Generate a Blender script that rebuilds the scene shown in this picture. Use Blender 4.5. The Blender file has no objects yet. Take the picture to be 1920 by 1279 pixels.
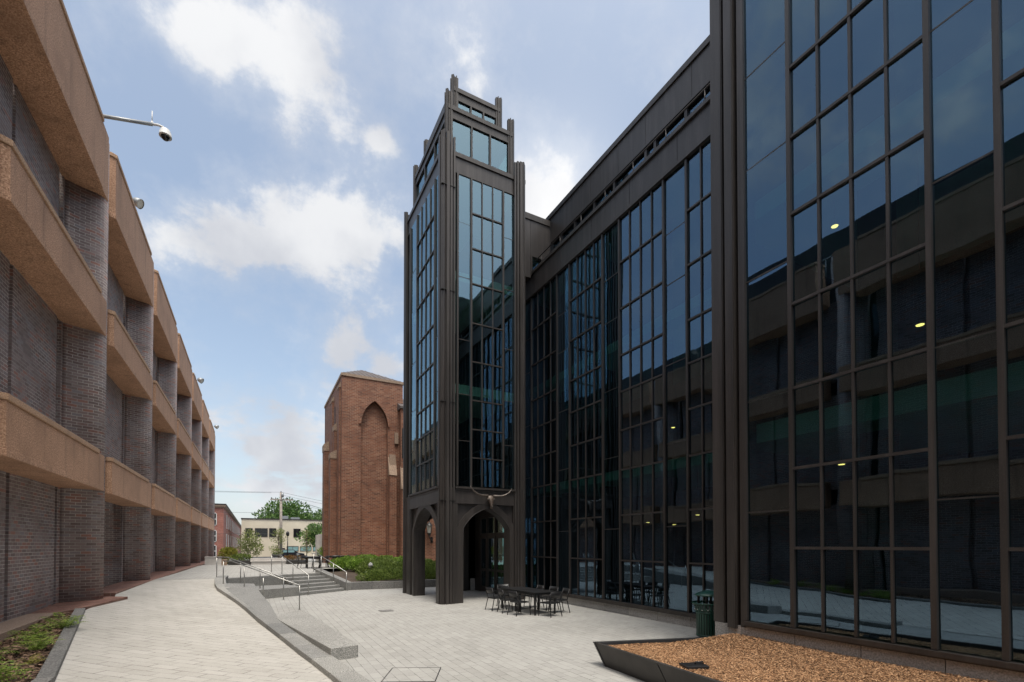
import bpy, math, random
from mathutils import Vector, Matrix
random.seed(7)
rad = math.radians
# ------------------------------------------------------------------ scene, camera, sky, sun
S = bpy.context.scene
COL = S.collection
CAMH = 2.1
cam = bpy.data.cameras.new('camera'); camo = bpy.data.objects.new('camera', cam); COL.objects.link(camo)
cam.sensor_width = 36; cam.lens = 16.875; cam.shift_y = 0.1915; cam.clip_end = 2000; cam.clip_start = 0.05
camo.location = (0, 0, CAMH); camo.rotation_euler = (rad(90.94), 0, -math.atan(482/900))
S.camera = camo
S.view_settings.view_transform = 'Standard'; S.view_settings.look = 'None'
S.view_settings.exposure = 1.2; S.view_settings.gamma = 1
SUN_EL, SUN_AZ = rad(71), rad(188)          # azimuth measured from +Y towards +X
SKY_STR = 0.095
w = bpy.data.worlds.new('World'); S.world = w; w.use_nodes = True
nt = w.node_tree; nt.nodes.clear()
def N(t, typ, **k):
    n = t.nodes.new(typ)
    for a, b in k.items(): setattr(n, a, b)
    return n
def L(t, a, b): t.links.new(a, b)
def M(t, op, a, b=None, c=None, clamp=False):
    n = t.nodes.new('ShaderNodeMath'); n.operation = op; n.use_clamp = clamp
    for i, v in enumerate((a, b, c)):
        if v is None: continue
        if isinstance(v, (int, float)): n.inputs[i].default_value = v
        else: t.links.new(v, n.inputs[i])
    return n.outputs[0]
def RAMP(t, fac, stops):
    n = t.nodes.new('ShaderNodeValToRGB'); t.links.new(fac, n.inputs[0])
    e = n.color_ramp.elements
    while len(e) < len(stops): e.new(.5)
    for i, (p, c) in enumerate(stops):
        e[i].position = p; e[i].color = c if len(c) == 4 else (*c, 1)
    return n.outputs[0]
def MIXC(t, fac, a, b, mode='MIX'):
    n = t.nodes.new('ShaderNodeMix'); n.data_type = 'RGBA'; n.blend_type = mode
    for i, v in ((0, fac), (6, a), (7, b)):
        if isinstance(v, (int, float)): n.inputs[i].default_value = v
        elif isinstance(v, tuple): n.inputs[i].default_value = (*v, 1) if len(v) == 3 else v
        else: t.links.new(v, n.inputs[i])
    return n.outputs[2]
def SMOOTH(t, v, a, b):
    n = t.nodes.new('ShaderNodeMapRange'); n.interpolation_type = 'SMOOTHSTEP'
    t.links.new(v, n.inputs[0]); n.inputs[1].default_value = a; n.inputs[2].default_value = b
    return n.outputs[0]
sky = N(nt, 'ShaderNodeTexSky', sky_type='NISHITA', sun_disc=False, sun_elevation=SUN_EL, sun_rotation=SUN_AZ,
        altitude=50, air_density=1.0, dust_density=0.7, ozone_density=1.0)
tc = N(nt, 'ShaderNodeTexCoord')
sep = N(nt, 'ShaderNodeSeparateXYZ'); L(nt, tc.outputs['Generated'], sep.inputs[0])
zz = M(nt, 'ADD', M(nt, 'MAXIMUM', sep.outputs[2], 0.0), 0.22)
cmb = N(nt, 'ShaderNodeCombineXYZ')
L(nt, M(nt, 'DIVIDE', sep.outputs[0], zz), cmb.inputs[0]); L(nt, M(nt, 'DIVIDE', sep.outputs[1], zz), cmb.inputs[1])
n1 = N(nt, 'ShaderNodeTexNoise'); n1.inputs['Scale'].default_value = 3.1; n1.inputs['Detail'].default_value = 12
n1.inputs['Roughness'].default_value = 0.60; n1.inputs['Distortion'].default_value = 0.35
L(nt, cmb.outputs[0], n1.inputs['Vector'])
n3 = N(nt, 'ShaderNodeTexNoise'); n3.inputs['Scale'].default_value = 13; n3.inputs['Detail'].default_value = 10; n3.inputs['Roughness'].default_value = 0.62
L(nt, tc.outputs['Generated'], n3.inputs['Vector'])
n2 = N(nt, 'ShaderNodeTexNoise'); n2.inputs['Scale'].default_value = 6.0; n2.inputs['Detail'].default_value = 6
L(nt, tc.outputs['Generated'], n2.inputs['Vector'])
# cloud banks: direction, angular size, weight
BLOBS = [((.122,.827,.549),.10,.30),((.028,.862,.505),.085,.30),((-.04,.882,.47),.07,.24),((.161,.85,.502),.075,.24),
 ((-.109,.872,.477),.07,.20),((.035,.716,.697),.065,.28),((-.036,.741,.67),.06,.30),((-.094,.732,.675),.07,.28),((.076,.719,.69),.055,.22),
 ((.189,.684,.705),.09,.10),((.246,.638,.73),.09,.10),((.294,.65,.701),.08,.10),((.138,.736,.662),.05,.03),
 ((.147,.921,.362),.040,.36),((.223,.909,.352),.045,.36),((.441,.671,.596),.075,.40),((.41,.725,.554),.07,.36),
 ((.018,.982,.187),.16,.16),((.072,.99,.123),.16,.16),((.039,.779,.625),.03,.2),((.17,.751,.637),.022,.28),((.134,.904,.406),.05,.12),
 ((-.55,.45,.70),.22,.16),((-.75,.25,.55),.16,.18),((-.6,.7,.45),.16,.12),((.1,-.2,.97),.45,.14),((.7,-.3,.6),.35,.12),  # last two: unseen overhead and eastern clouds, added for soft light
 ((.02,.79,.61),.09,-.16),((.22,.70,.68),.05,-.06),((.47,.60,.65),.09,-.16),((-.12,.80,.58),.09,-.22),((.02,.90,.42),.07,-.12),((.36,.63,.69),.07,-.12),((-.05,.93,.36),.08,-.14),((.3,.8,.5),.06,.1)]
acc = None
for d, s, wt in BLOBS:
    vd = N(nt, 'ShaderNodeVectorMath', operation='DISTANCE'); L(nt, tc.outputs['Generated'], vd.inputs[0])
    vd.inputs[1].default_value = Vector(d).normalized()
    g = M(nt, 'MULTIPLY', M(nt, 'POWER', 2.718, M(nt, 'MULTIPLY', M(nt, 'POWER', M(nt, 'DIVIDE', vd.outputs['Value'], s), 2.0), -1.0)), wt)
    acc = g if acc is None else M(nt, 'ADD', acc, g)
dens = M(nt, 'ADD', M(nt, 'ADD', M(nt, 'MULTIPLY', n1.outputs[0], .95), M(nt, 'MULTIPLY', M(nt, 'SUBTRACT', n3.outputs[0], .5), .75)), acc)
cl = SMOOTH(nt, dens, 0.63, 0.85)
thin = SMOOTH(nt, dens, 0.38, 0.75)
cover = M(nt, 'ADD', M(nt, 'MULTIPLY', cl, 0.72), M(nt, 'MULTIPLY', thin, 0.26), clamp=True)
shade = MIXC(nt, SMOOTH(nt, n2.outputs[0], 0.35, 0.65), (.27, .28, .305), (.37, .375, .385))
skyc = MIXC(nt, 1.0, sky.outputs[0], (SKY_STR*1.02, SKY_STR, SKY_STR*.93), 'MULTIPLY')
hz = M(nt, 'POWER', M(nt, 'SUBTRACT', 1.0, M(nt, 'ABSOLUTE', sep.outputs[2])), 5.0)
skyc = MIXC(nt, M(nt, 'ADD', M(nt, 'MULTIPLY', hz, 0.66), 0.24), skyc, (.262, .28, .30))
fin = MIXC(nt, cover, skyc, shade)
vg = N(nt, 'ShaderNodeVectorMath', operation='DISTANCE'); L(nt, tc.outputs['Generated'], vg.inputs[0]); vg.inputs[1].default_value = Vector((.45,.69,.57)).normalized()
glow = M(nt, 'MULTIPLY', M(nt, 'POWER', 2.718, M(nt, 'MULTIPLY', M(nt, 'POWER', M(nt, 'DIVIDE', vg.outputs['Value'], .11), 2.0), -1.0)), .38)
fin = MIXC(nt, glow, fin, (.60, .59, .575))
va = N(nt, 'ShaderNodeVectorMath', operation='DISTANCE'); L(nt, tc.outputs['Generated'], va.inputs[0])      # bright veil added round the out-of-view sun to raise soft light
va.inputs[1].default_value = (math.sin(SUN_AZ)*math.cos(SUN_EL), math.cos(SUN_AZ)*math.cos(SUN_EL), math.sin(SUN_EL))
aur = M(nt, 'POWER', 2.718, M(nt, 'MULTIPLY', M(nt, 'POWER', M(nt, 'DIVIDE', va.outputs['Value'], .58), 2.0), -1.0))
fin = MIXC(nt, aur, fin, (1.55, 1.48, 1.36))
bg = N(nt, 'ShaderNodeBackground'); L(nt, fin, bg.inputs[0]); bg.inputs[1].default_value = 1.0
wo = N(nt, 'ShaderNodeOutputWorld'); L(nt, bg.outputs[0], wo.inputs[0])
sl = bpy.data.lights.new('sun', 'SUN'); sl.energy = 1.4; sl.angle = rad(18); sl.color = (1, .93, .83)
so = bpy.data.objects.new('sun', sl); COL.objects.link(so)
sd = Vector((math.sin(SUN_AZ)*math.cos(SUN_EL), math.cos(SUN_AZ)*math.cos(SUN_EL), math.sin(SUN_EL)))
so.rotation_euler = sd.to_track_quat('Z', 'Y').to_euler(); so.location = (0, 0, 40)

# ------------------------------------------------------------------ materials
MATS = {}
def newmat(name):
    m = bpy.data.materials.new(name); m.use_nodes = True; MATS[name] = m
    t = m.node_tree; b = t.nodes['Principled BSDF']
    return m, t, b
def noise(t, scale, detail=4, vec=None, rough=.55):
    n = N(t, 'ShaderNodeTexNoise'); n.inputs['Scale'].default_value = scale; n.inputs['Detail'].default_value = detail
    n.inputs['Roughness'].default_value = rough
    if vec is None:
        c = N(t, 'ShaderNodeTexCoord'); vec = c.outputs['Object']
    L(t, vec, n.inputs['Vector']); return n.outputs[0]
def bump(t, b, h, strength, dist):
    n = N(t, 'ShaderNodeBump'); n.inputs['Strength'].default_value = strength; n.inputs['Distance'].default_value = dist
    L(t, h, n.inputs['Height']); L(t, n.outputs[0], b.inputs['Normal'])
def simple(name, col, rough=.6, metal=0, var=.25, scale=3, bmp=0, spec=.5):
    m, t, b = newmat(name)
    f = noise(t, scale, 6)
    lo = tuple(c*(1-var) for c in col); hi = tuple(min(1, c*(1+var)) for c in col)
    L(t, RAMP(t, f, [(.3, lo), (.7, hi)]), b.inputs['Base Color'])
    b.inputs['Roughness'].default_value = rough; b.inputs['Metallic'].default_value = metal
    b.inputs['Specular IOR Level'].default_value = spec
    if bmp: bump(t, b, noise(t, scale*12, 3), bmp, .01)
    return m
def speck(name, base, dark, lite, scale, amt=.5, rough=.8, stain=0, bmp=.25, big=1.0, slab=0):
    m, t, b = newmat(name)
    a = noise(t, scale, 2); c = noise(t, scale*.31, 3); d = noise(t, big, 6, rough=.65)
    col = RAMP(t, a, [(.36, dark), (.5, base), (.66, lite)])
    col = MIXC(t, M(t, 'MULTIPLY', SMOOTH(t, c, .3, .7), .35), col, base)
    col = MIXC(t, M(t, 'MULTIPLY', SMOOTH(t, d, .42, .72), amt), col, tuple(x*.62 for x in base))
    if stain:
        g = N(t, 'ShaderNodeTexCoord'); mp = N(t, 'ShaderNodeMapping'); mp.inputs['Scale'].default_value = (2.2, 2.2, .16)
        L(t, g.outputs['Object'], mp.inputs[0]); s = noise(t, 1.6, 7, mp.outputs[0], .7)
        col = MIXC(t, M(t, 'MULTIPLY', SMOOTH(t, s, .5, .74), stain), col, tuple(x*.42 for x in base))
    if slab:
        g = N(t, 'ShaderNodeNewGeometry'); col = MIXC(t, slab, col, MIXC(t, 1.0, col, RAMP(t, g.outputs['Random Per Island'], [(0, (.55,.56,.57)), (.5, (1,.99,.97)), (1, (1.35,1.33,1.28))]), 'MULTIPLY'))
    L(t, col, b.inputs['Base Color']); b.inputs['Roughness'].default_value = rough
    bump(t, b, a, bmp, .012); return m
def brickmat(name, bricks, mortar, bw, bh, ms=.011, rough=.75, redp=None, swap=False, bumpd=.006, msm=.15, big=.28, off=.5, rot=0):
    m, t, b = newmat(name)
    uv = N(t, 'ShaderNodeUVMap'); vec = uv.outputs[0]
    if rot:
        mp = N(t, 'ShaderNodeMapping'); mp.inputs['Rotation'].default_value = (0, 0, rot); L(t, vec, mp.inputs[0]); vec = mp.outputs[0]
    br = N(t, 'ShaderNodeTexBrick'); br.offset = off; br.squash = 1
    br.inputs['Scale'].default_value = 1; br.inputs['Mortar Size'].default_value = ms*.5; br.inputs['Mortar Smooth'].default_value = msm
    br.inputs['Brick Width'].default_value = bw; br.inputs['Row Height'].default_value = bh; br.inputs['Bias'].default_value = 0
    br.inputs['Color1'].default_value = (0, 0, 0, 1); br.inputs['Color2'].default_value = (1, 1, 1, 1); br.inputs['Mortar'].default_value = (.5, .5, .5, 1)
    L(t, vec, br.inputs['Vector'])
    bwn = N(t, 'ShaderNodeRGBToBW'); L(t, br.outputs[0], bwn.inputs[0])
    col = RAMP(t, bwn.outputs[0], bricks)
    d = noise(t, big, 6, vec, .62)
    col = MIXC(t, M(t, 'MULTIPLY', SMOOTH(t, d, .40, .68), .55), col, MIXC(t, 1.0, col, (.55, .55, .58), 'MULTIPLY'))
    f = noise(t, 60, 3, vec)
    col = MIXC(t, .30, col, RAMP(t, f, [(.3, (.25,.25,.25)), (.7, (.9,.9,.9))]), 'OVERLAY')
    if redp:
        c2 = noise(t, 1.1, 5, vec, .7)
        col = MIXC(t, M(t, 'MULTIPLY', SMOOTH(t, c2, .56, .66), .55), col, redp)
    mm = noise(t, .9, 4, vec)
    mcol = RAMP(t, mm, [(.3, tuple(c*.35 for c in mortar)), (.62, mortar)])
    col = MIXC(t, br.outputs['Fac'], col, mcol)
    L(t, col, b.inputs['Base Color']); b.inputs['Roughness'].default_value = rough
    h = M(t, 'ADD', M(t, 'MULTIPLY', br.outputs['Fac'], -1.0), M(t, 'MULTIPLY', f, .25))
    bump(t, b, h, .6, bumpd); return m
brickmat('dark_brick', [(.0,(.150,.110,.104)),(.35,(.205,.155,.146)),(.62,(.24,.183,.172)),(.80,(.205,.184,.19)),(.95,(.28,.138,.108))], (.47,.43,.40), .215, .0745, ms=.013, redp=(.13,.058,.044))
brickmat('red_brick', [(.0,(.10,.032,.016)),(.3,(.175,.058,.027)),(.6,(.22,.080,.040)),(.85,(.14,.050,.028)),(1.0,(.26,.115,.065))], (.33,.22,.15), .30, .10, ms=.022, redp=(.19,.062,.026), big=.12)
brickmat('apron_brick', [(.0,(.13,.058,.042)),(.5,(.19,.085,.06)),(1.0,(.24,.12,.085))], (.26,.2,.16), .2, .1, ms=.01)
brickmat('far_red_brick', [(.0,(.24,.070,.048)),(.5,(.32,.10,.070)),(1.0,(.36,.125,.09))], (.42,.33,.28), .24, .08, ms=.014)
def pavemat(name, rot, bw, rh, off, c1, c2, spk, lite, ms, joint, jlo, jhi):
    m, t, b = newmat(name)
    uv = N(t, 'ShaderNodeUVMap'); mp = N(t, 'ShaderNodeMapping'); mp.inputs['Rotation'].default_value = (0, 0, rad(rot)); L(t, uv.outputs[0], mp.inputs[0])
    br = N(t, 'ShaderNodeTexBrick'); br.offset = off
    for k, v in (('Scale', 1), ('Mortar Size', ms), ('Mortar Smooth', .2), ('Brick Width', bw), ('Row Height', rh)): br.inputs[k].default_value = v
    br.inputs['Color1'].default_value = (*c1, 1); br.inputs['Color2'].default_value = (*c2, 1); br.inputs['Mortar'].default_value = (*[x*.72 for x in c1], 1)
    L(t, mp.outputs[0], br.inputs['Vector'])
    sp = noise(t, 52, 3, uv.outputs[0], .7); s2 = noise(t, 31, 4, uv.outputs[0], .7)
    col = MIXC(t, M(t, 'MULTIPLY', SMOOTH(t, sp, .60, .68), .8), br.outputs[0], spk)
    col = MIXC(t, M(t, 'MULTIPLY', SMOOTH(t, s2, .56, .66), .5), col, lite)
    d = noise(t, .45, 7, uv.outputs[0], .68)
    col = MIXC(t, M(t, 'MULTIPLY', SMOOTH(t, d, .42, .70), .42), col, MIXC(t, 1.0, col, (.70, .69, .67), 'MULTIPLY'))
    gum = N(t, 'ShaderNodeTexVoronoi'); gum.inputs['Scale'].default_value = 1.9; L(t, uv.outputs[0], gum.inputs['Vector'])
    col = MIXC(t, M(t, 'MULTIPLY', M(t, 'LESS_THAN', gum.outputs['Distance'], .035), .55), col, (.10, .095, .09))
    gap = noise(t, 3.1, 3, uv.outputs[0])
    col = MIXC(t, M(t, 'MULTIPLY', br.outputs['Fac'], SMOOTH(t, gap, jlo, jhi)), col, joint)
    L(t, col, b.inputs['Base Color']); b.inputs['Roughness'].default_value = .85
    bump(t, b, sp, .25, .004)
pavemat('path_paving', 35, .42, .21, .42, (.405,.386,.353), (.455,.435,.402), (.17,.157,.14), (.56,.54,.50), .006, (.075,.07,.065), .46, .58)
pavemat('plaza_paving', 90, .33, .165, .40, (.325,.318,.30), (.375,.367,.346), (.17,.166,.157), (.45,.44,.418), .0045, (.07,.067,.062), .42, .62)
speck('brown_concrete', (.46,.258,.155), (.24,.130,.075), (.68,.43,.29), 40, amt=.6, stain=.85, bmp=.35, big=.7)
speck('coping_concrete', (.43,.265,.162), (.27,.165,.104), (.58,.39,.265), 42, amt=.5, stain=.4)
speck('granite', (.24,.237,.226), (.11,.11,.108), (.44,.43,.41), 62, amt=.45, rough=.7, bmp=.2, slab=.8)
speck('dark_granite', (.17,.166,.16), (.085,.085,.084), (.31,.30,.29), 42, amt=.4, rough=.7, bmp=.2, slab=.6)
speck('base_stone', (.30,.29,.28), (.19,.185,.18), (.40,.39,.375), 42, amt=.4, rough=.75, slab=.5)
speck('tan_concrete', (.33,.235,.175), (.22,.15,.11), (.42,.32,.25), 50, amt=.4)
speck('limestone', (.30,.21,.15), (.20,.14,.10), (.40,.30,.22), 20, amt=.5, rough=.85)
speck('stone_boulder', (.36,.36,.35), (.2,.2,.2), (.5,.5,.48), 30)
def bronze(name, col, rough):
    m, t, b = newmat(name); c = N(t, 'ShaderNodeTexCoord'); mp = N(t, 'ShaderNodeMapping'); mp.inputs['Scale'].default_value = (3, 3, .22); L(t, c.outputs['Object'], mp.inputs[0])
    f = noise(t, 1.7, 8, mp.outputs[0], .7); g = noise(t, 45, 2); q = noise(t, .55, 4)
    v = MIXC(t, SMOOTH(t, f, .40, .72), tuple(x*.80 for x in col), tuple(x*1.35 for x in col))
    v = MIXC(t, M(t, 'MULTIPLY', SMOOTH(t, g, .55, .7), .35), v, tuple(x*1.7 for x in col))
    L(t, v, b.inputs['Base Color']); b.inputs['Metallic'].default_value = .3
    L(t, M(t, 'ADD', M(t, 'MULTIPLY', q, .30), rough-.15), b.inputs['Roughness'])
    bump(t, b, q, .12, .02)
bronze('bronze_metal', (.046,.040,.037), .44)
bronze('bronze_panel', (.050,.044,.042), .40)
simple('black_metal', (.016,.016,.017), .42, .2, .2)
simple('planter_steel', (.050,.046,.043), .5, .4, .3, 2.5)
simple('green_paint', (.008,.055,.038), .35, 0, .3)
simple('grey_paint', (.27,.28,.285), .4, .3, .1)
simple('stainless', (.36,.355,.34), .38, .9, .1)
simple('white_paint', (.58,.57,.55), .5, 0, .08)
simple('cream_stucco', (.60,.535,.42), .9, 0, .10, .5)
simple('dark_void', (.010,.010,.011), .6, 0, .2)
simple('slot_glass', (.012,.014,.016), .08, 0, .2)
simple('interior_dark', (.030,.032,.033), .8, 0, .4, .6)
simple('interior_ceiling', (.40,.48,.45), .9, 0, .12, .8)
simple('skull_bronze', (.090,.066,.052), .5, .3, .35, 14, bmp=.3)
simple('horn_bronze', (.10,.080,.068), .45, .3, .4, 8)
simple('bark', (.13,.10,.08), .9, 0, .4, 10, bmp=.5)
simple('wood_pole', (.30,.26,.225), .9, 0, .25, 5)
simple('wire', (.05,.05,.055), .6, 0, .1)
simple('car_paint', (.02,.022,.028), .15, .2, .1)
simple('roof_metal', (.085,.070,.066), .8, .0, .15, 2)
simple('asphalt', (.055,.055,.057), .9, 0, .3, 1)
simple('earth', (.10,.085,.06), .95, 0, .3, .3)
simple('frosted_glass', (.55,.55,.50), .3, 0, .1)
simple('teal_glass', (.20,.33,.34), .15, 0, .15)
simple('dark_soil', (.06,.042,.030), .95, 0, .4, 4)
simple('bench_concrete', (.50,.475,.45), .8, 0, .12, 2)
simple('camera_black', (.01,.01,.012), .12)
def mulch(name, a, b_, c):
    m, t, b = newmat(name)
    g = N(t, 'ShaderNodeNewGeometry')
    L(t, RAMP(t, g.outputs['Random Per Island'], [(0, a), (.5, b_), (1, c)]), b.inputs['Base Color']); b.inputs['Roughness'].default_value = .9
mulch('mulch_chip', (.13,.060,.026), (.37,.195,.092), (.56,.34,.185))
mulch('old_mulch_chip', (.06,.034,.022), (.17,.098,.062), (.32,.21,.14))
def leafmat(name, a, b_, c):
    m, t, b = newmat(name)
    g = N(t, 'ShaderNodeNewGeometry')
    L(t, RAMP(t, g.outputs['Random Per Island'], [(0, a), (.5, b_), (1, c)]), b.inputs['Base Color'])
    b.inputs['Roughness'].default_value = .55
    tr = N(t, 'ShaderNodeBsdfTranslucent'); L(t, b.inputs['Base Color'].links[0].from_socket, tr.inputs[0])
    mx = N(t, 'ShaderNodeMixShader'); mx.inputs[0].default_value = .3
    L(t, b.outputs[0], mx.inputs[1]); L(t, tr.outputs[0], mx.inputs[2])
    L(t, mx.outputs[0], t.nodes['Material Output'].inputs[0])
leafmat('juniper_leaf', (.055,.095,.018), (.14,.205,.038), (.26,.33,.075))
leafmat('bright_leaf', (.09,.17,.02), (.17,.29,.035), (.28,.40,.07))
leafmat('fern_leaf', (.07,.12,.014), (.17,.26,.03), (.32,.40,.075))
leafmat('yellow_leaf', (.14,.15,.02), (.26,.26,.035), (.38,.35,.06))
leafmat('pale_leaf', (.13,.165,.05), (.22,.27,.085), (.34,.37,.15))
leafmat('tree_leaf', (.04,.09,.022), (.085,.16,.038), (.15,.24,.06))
leafmat('rust_leaf', (.16,.06,.025), (.24,.12,.04), (.18,.18,.05))
def glassmat(name, tint, refl, base, rough=.01):
    m, t, b = newmat(name); t.nodes.remove(b)
    fr = N(t, 'ShaderNodeFresnel'); fr.inputs[0].default_value = 1.5
    gl = N(t, 'ShaderNodeBsdfGlossy'); gl.inputs['Color'].default_value = (*refl, 1); gl.inputs['Roughness'].default_value = rough
    wv = noise(t, .75, 2); bp = N(t, 'ShaderNodeBump'); bp.inputs['Strength'].default_value = .16; bp.inputs['Distance'].default_value = .02
    L(t, wv, bp.inputs['Height']); L(t, bp.outputs[0], gl.inputs['Normal'])
    tr = N(t, 'ShaderNodeBsdfTransparent'); tr.inputs[0].default_value = (*tint, 1)
    mx = N(t, 'ShaderNodeMixShader'); ge = N(t, 'ShaderNodeNewGeometry')
    L(t, M(t, 'MULTIPLY', M(t, 'ADD', M(t, 'MULTIPLY', fr.outputs[0], 1-base), base), M(t, 'SUBTRACT', 1.0, ge.outputs['Backfacing'])), mx.inputs[0]); L(t, tr.outputs[0], mx.inputs[1]); L(t, gl.outputs[0], mx.inputs[2])
    L(t, mx.outputs[0], t.nodes['Material Output'].inputs[0])
glassmat('tinted_glass', (.38,.54,.52), (.48,.73,1.0), .125)
glassmat('tower_glass', (.50,.64,.62), (.60,.86,1.0), .20)
def emat(name, col, s):
    m, t, b = newmat(name); b.inputs['Emission Color'].default_value = (*col, 1); b.inputs['Emission Strength'].default_value = s
emat('lamp_glow', (1, .48, .14), 4)

# ------------------------------------------------------------------ mesh helpers
BASE = {}
class MB:
    def __init__(s): s.v = []; s.f = []; s.uv = []; s.sm = []
    def face(s, idx, uv=None, smooth=False):
        s.f.append(tuple(idx)); s.uv.append(uv); s.sm.append(smooth); return s
    def quad(s, a, b, c, d, uv=None):
        n = len(s.v); s.v += [Vector(p) for p in (a, b, c, d)]; return s.face((n, n+1, n+2, n+3), uv)
    def box(s, x0, x1, y0, y1, z0, z1):
        if x0 > x1: x0, x1 = x1, x0
        if y0 > y1: y0, y1 = y1, y0
        if z0 > z1: z0, z1 = z1, z0
        n = len(s.v)
        s.v += [Vector(p) for p in ((x0,y0,z0),(x1,y0,z0),(x1,y1,z0),(x0,y1,z0),(x0,y0,z1),(x1,y0,z1),(x1,y1,z1),(x0,y1,z1))]
        for q in ((3,2,1,0),(4,5,6,7),(0,1,5,4),(1,2,6,5),(2,3,7,6),(3,0,4,7)): s.face([n+i for i in q])
        return s
    def prism(s, pts, z0, z1, arc=False):
        """vertical prism from plan points (counter-clockwise); z0/z1 numbers or per-point lists"""
        n = len(s.v); k = len(pts)
        Z0 = z0 if isinstance(z0, (list, tuple)) else [z0]*k; Z1 = z1 if isinstance(z1, (list, tuple)) else [z1]*k
        s.v += [Vector((p[0], p[1], z)) for p, z in zip(pts, Z0)] + [Vector((p[0], p[1], z)) for p, z in zip(pts, Z1)]
        s.face([n+i for i in reversed(range(k))]); s.face([n+k+i for i in range(k)])
        l = 0
        for i in range(k):
            j = (i+1) % k; d = math.dist(pts[i][:2], pts[j][:2])
            uv = [(l, Z0[i]), (l+d, Z0[j]), (l+d, Z1[j]), (l, Z1[i])] if arc else None
            s.face((n+i, n+j, n+k+j, n+k+i), uv, arc and d < .3); l += d
        return s
    def tube(s, pts, r, seg=8, cap=True):
        pts = [Vector(p) for p in pts]; R = r if isinstance(r, (list, tuple)) else [r]*len(pts)
        n = len(s.v); up = None
        for i, p in enumerate(pts):
            t = (pts[min(i+1, len(pts)-1)] - pts[max(i-1, 0)]).normalized()
            if up is None: up = t.orthogonal().normalized()
            up = (up - t*up.dot(t)).normalized(); b = t.cross(up)
            for k in range(seg):
                a = 2*math.pi*k/seg; s.v.append(p + (up*math.cos(a) + b*math.sin(a))*R[i])
        for i in range(len(pts)-1):
            for k in range(seg):
                k2 = (k+1) % seg
                s.face((n+i*seg+k, n+i*seg+k2, n+(i+1)*seg+k2, n+(i+1)*seg+k), None, True)
        if cap:
            s.face([n+k for k in reversed(range(seg))]); s.face([n+(len(pts)-1)*seg+k for k in range(seg)])
        return s
    def lathe(s, prof, c, seg=20):
        n = len(s.v); k = len(prof)
        for i in range(seg):
            a = 2*math.pi*i/seg
            for r, z in prof: s.v.append(Vector((c[0]+r*math.cos(a), c[1]+r*math.sin(a), c[2]+z)))
        for i in range(seg):
            j = (i+1) % seg
            for q in range(k-1): s.face((n+i*k+q, n+j*k+q, n+j*k+q+1, n+i*k+q+1), None, True)
        return s
    def ell(s, c, r, nu=12, nv=8, M3=None):
        n = len(s.v); c = Vector(c)
        for j in range(nv+1):
            th = math.pi*j/nv
            for i in range(nu):
                a = 2*math.pi*i/nu
                p = Vector((r[0]*math.sin(th)*math.cos(a), r[1]*math.sin(th)*math.sin(a), r[2]*math.cos(th)))
                s.v.append(c + (M3 @ p if M3 else p))
        for j in range(nv):
            for i in range(nu):
                k = (i+1) % nu
                s.face((n+j*nu+i, n+(j+1)*nu+i, n+(j+1)*nu+k, n+j*nu+k), None, True)
        return s
    def obox(s, c, ax, half):
        """oriented box: centre, 3 axes, half sizes"""
        c = Vector(c); A = [Vector(a).normalized()*h for a, h in zip(ax, half)]; n = len(s.v)
        for z in (-1, 1):
            for x, y in ((-1,-1),(1,-1),(1,1),(-1,1)): s.v.append(c + A[0]*x + A[1]*y + A[2]*z)
        for q in ((3,2,1,0),(4,5,6,7),(0,1,5,4),(1,2,6,5),(2,3,7,6),(3,0,4,7)): s.face([n+i for i in q])
        return s
    def build(s, name, mat, parent=None, bevel=0, **tags):
        me = bpy.data.meshes.new(name)
        off = BASE.get(parent.name, Vector()) if parent else Vector()
        loc = Vector()
        if parent is None and s.v:                  # a thing of its own: origin at its base
            xs = [v.x for v in s.v]; ys = [v.y for v in s.v]; zs = [v.z for v in s.v]
            loc = Vector(((min(xs)+max(xs))/2, (min(ys)+max(ys))/2, min(zs)))
        me.from_pydata([tuple(v - off - loc) for v in s.v], [], s.f)
        ul = me.uv_layers.new(name='UVMap')
        for p, uv, sm in zip(me.polygons, s.uv, s.sm):
            p.use_smooth = sm
            if uv is None:
                nn = p.normal
                pts = [s.v[i] for i in p.vertices]
                if abs(nn.z) > .7: uv = [(q.x, q.y) for q in pts]
                else:
                    t = Vector((-nn.y, nn.x, 0)).normalized(); uv = [(q.dot(t), q.z) for q in pts]
            for li, c in zip(p.loop_indices, uv): ul.data[li].uv = c
        me.materials.append(MATS[mat])
        o = bpy.data.objects.new(name, me); COL.objects.link(o); o.location = loc
        if parent: o.parent = parent
        if bevel:
            bm = o.modifiers.new('bevel', 'BEVEL'); bm.width = bevel; bm.segments = 2; bm.limit_method = 'ANGLE'
        BASE[o.name] = off + loc
        for k, v in tags.items(): o[k] = v
        return o
def thing(name, label, cat, loc=(0,0,0), group=None, rotz=0):
    o = bpy.data.objects.new(name, None); COL.objects.link(o); o.location = loc; o.rotation_euler = (0, 0, rotz); o.empty_display_size = .2
    o['label'] = label; o['category'] = cat
    if group: o['group'] = group
    BASE[o.name] = Vector(loc); return o
def dup(root, loc, rotz, label, group=None):
    r = root.copy(); COL.objects.link(r); r.location = loc; r.rotation_euler = (0, 0, rotz); r['label'] = label
    if group: r['group'] = group
    for ch in list(root.children):
        c = ch.copy(); COL.objects.link(c); c.parent = r
        for g in ch.children:
            d = g.copy(); COL.objects.link(d); d.parent = c
    return r
def lerp(a, b, t): return a + (b-a)*t
def interp(y, tab):
    if y <= tab[0][0]: return tab[0][1]
    for (a, va), (b, vb) in zip(tab, tab[1:]):
        if y <= b: return lerp(va, vb, (y-a)/(b-a))
    return tab[-1][1]

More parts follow.
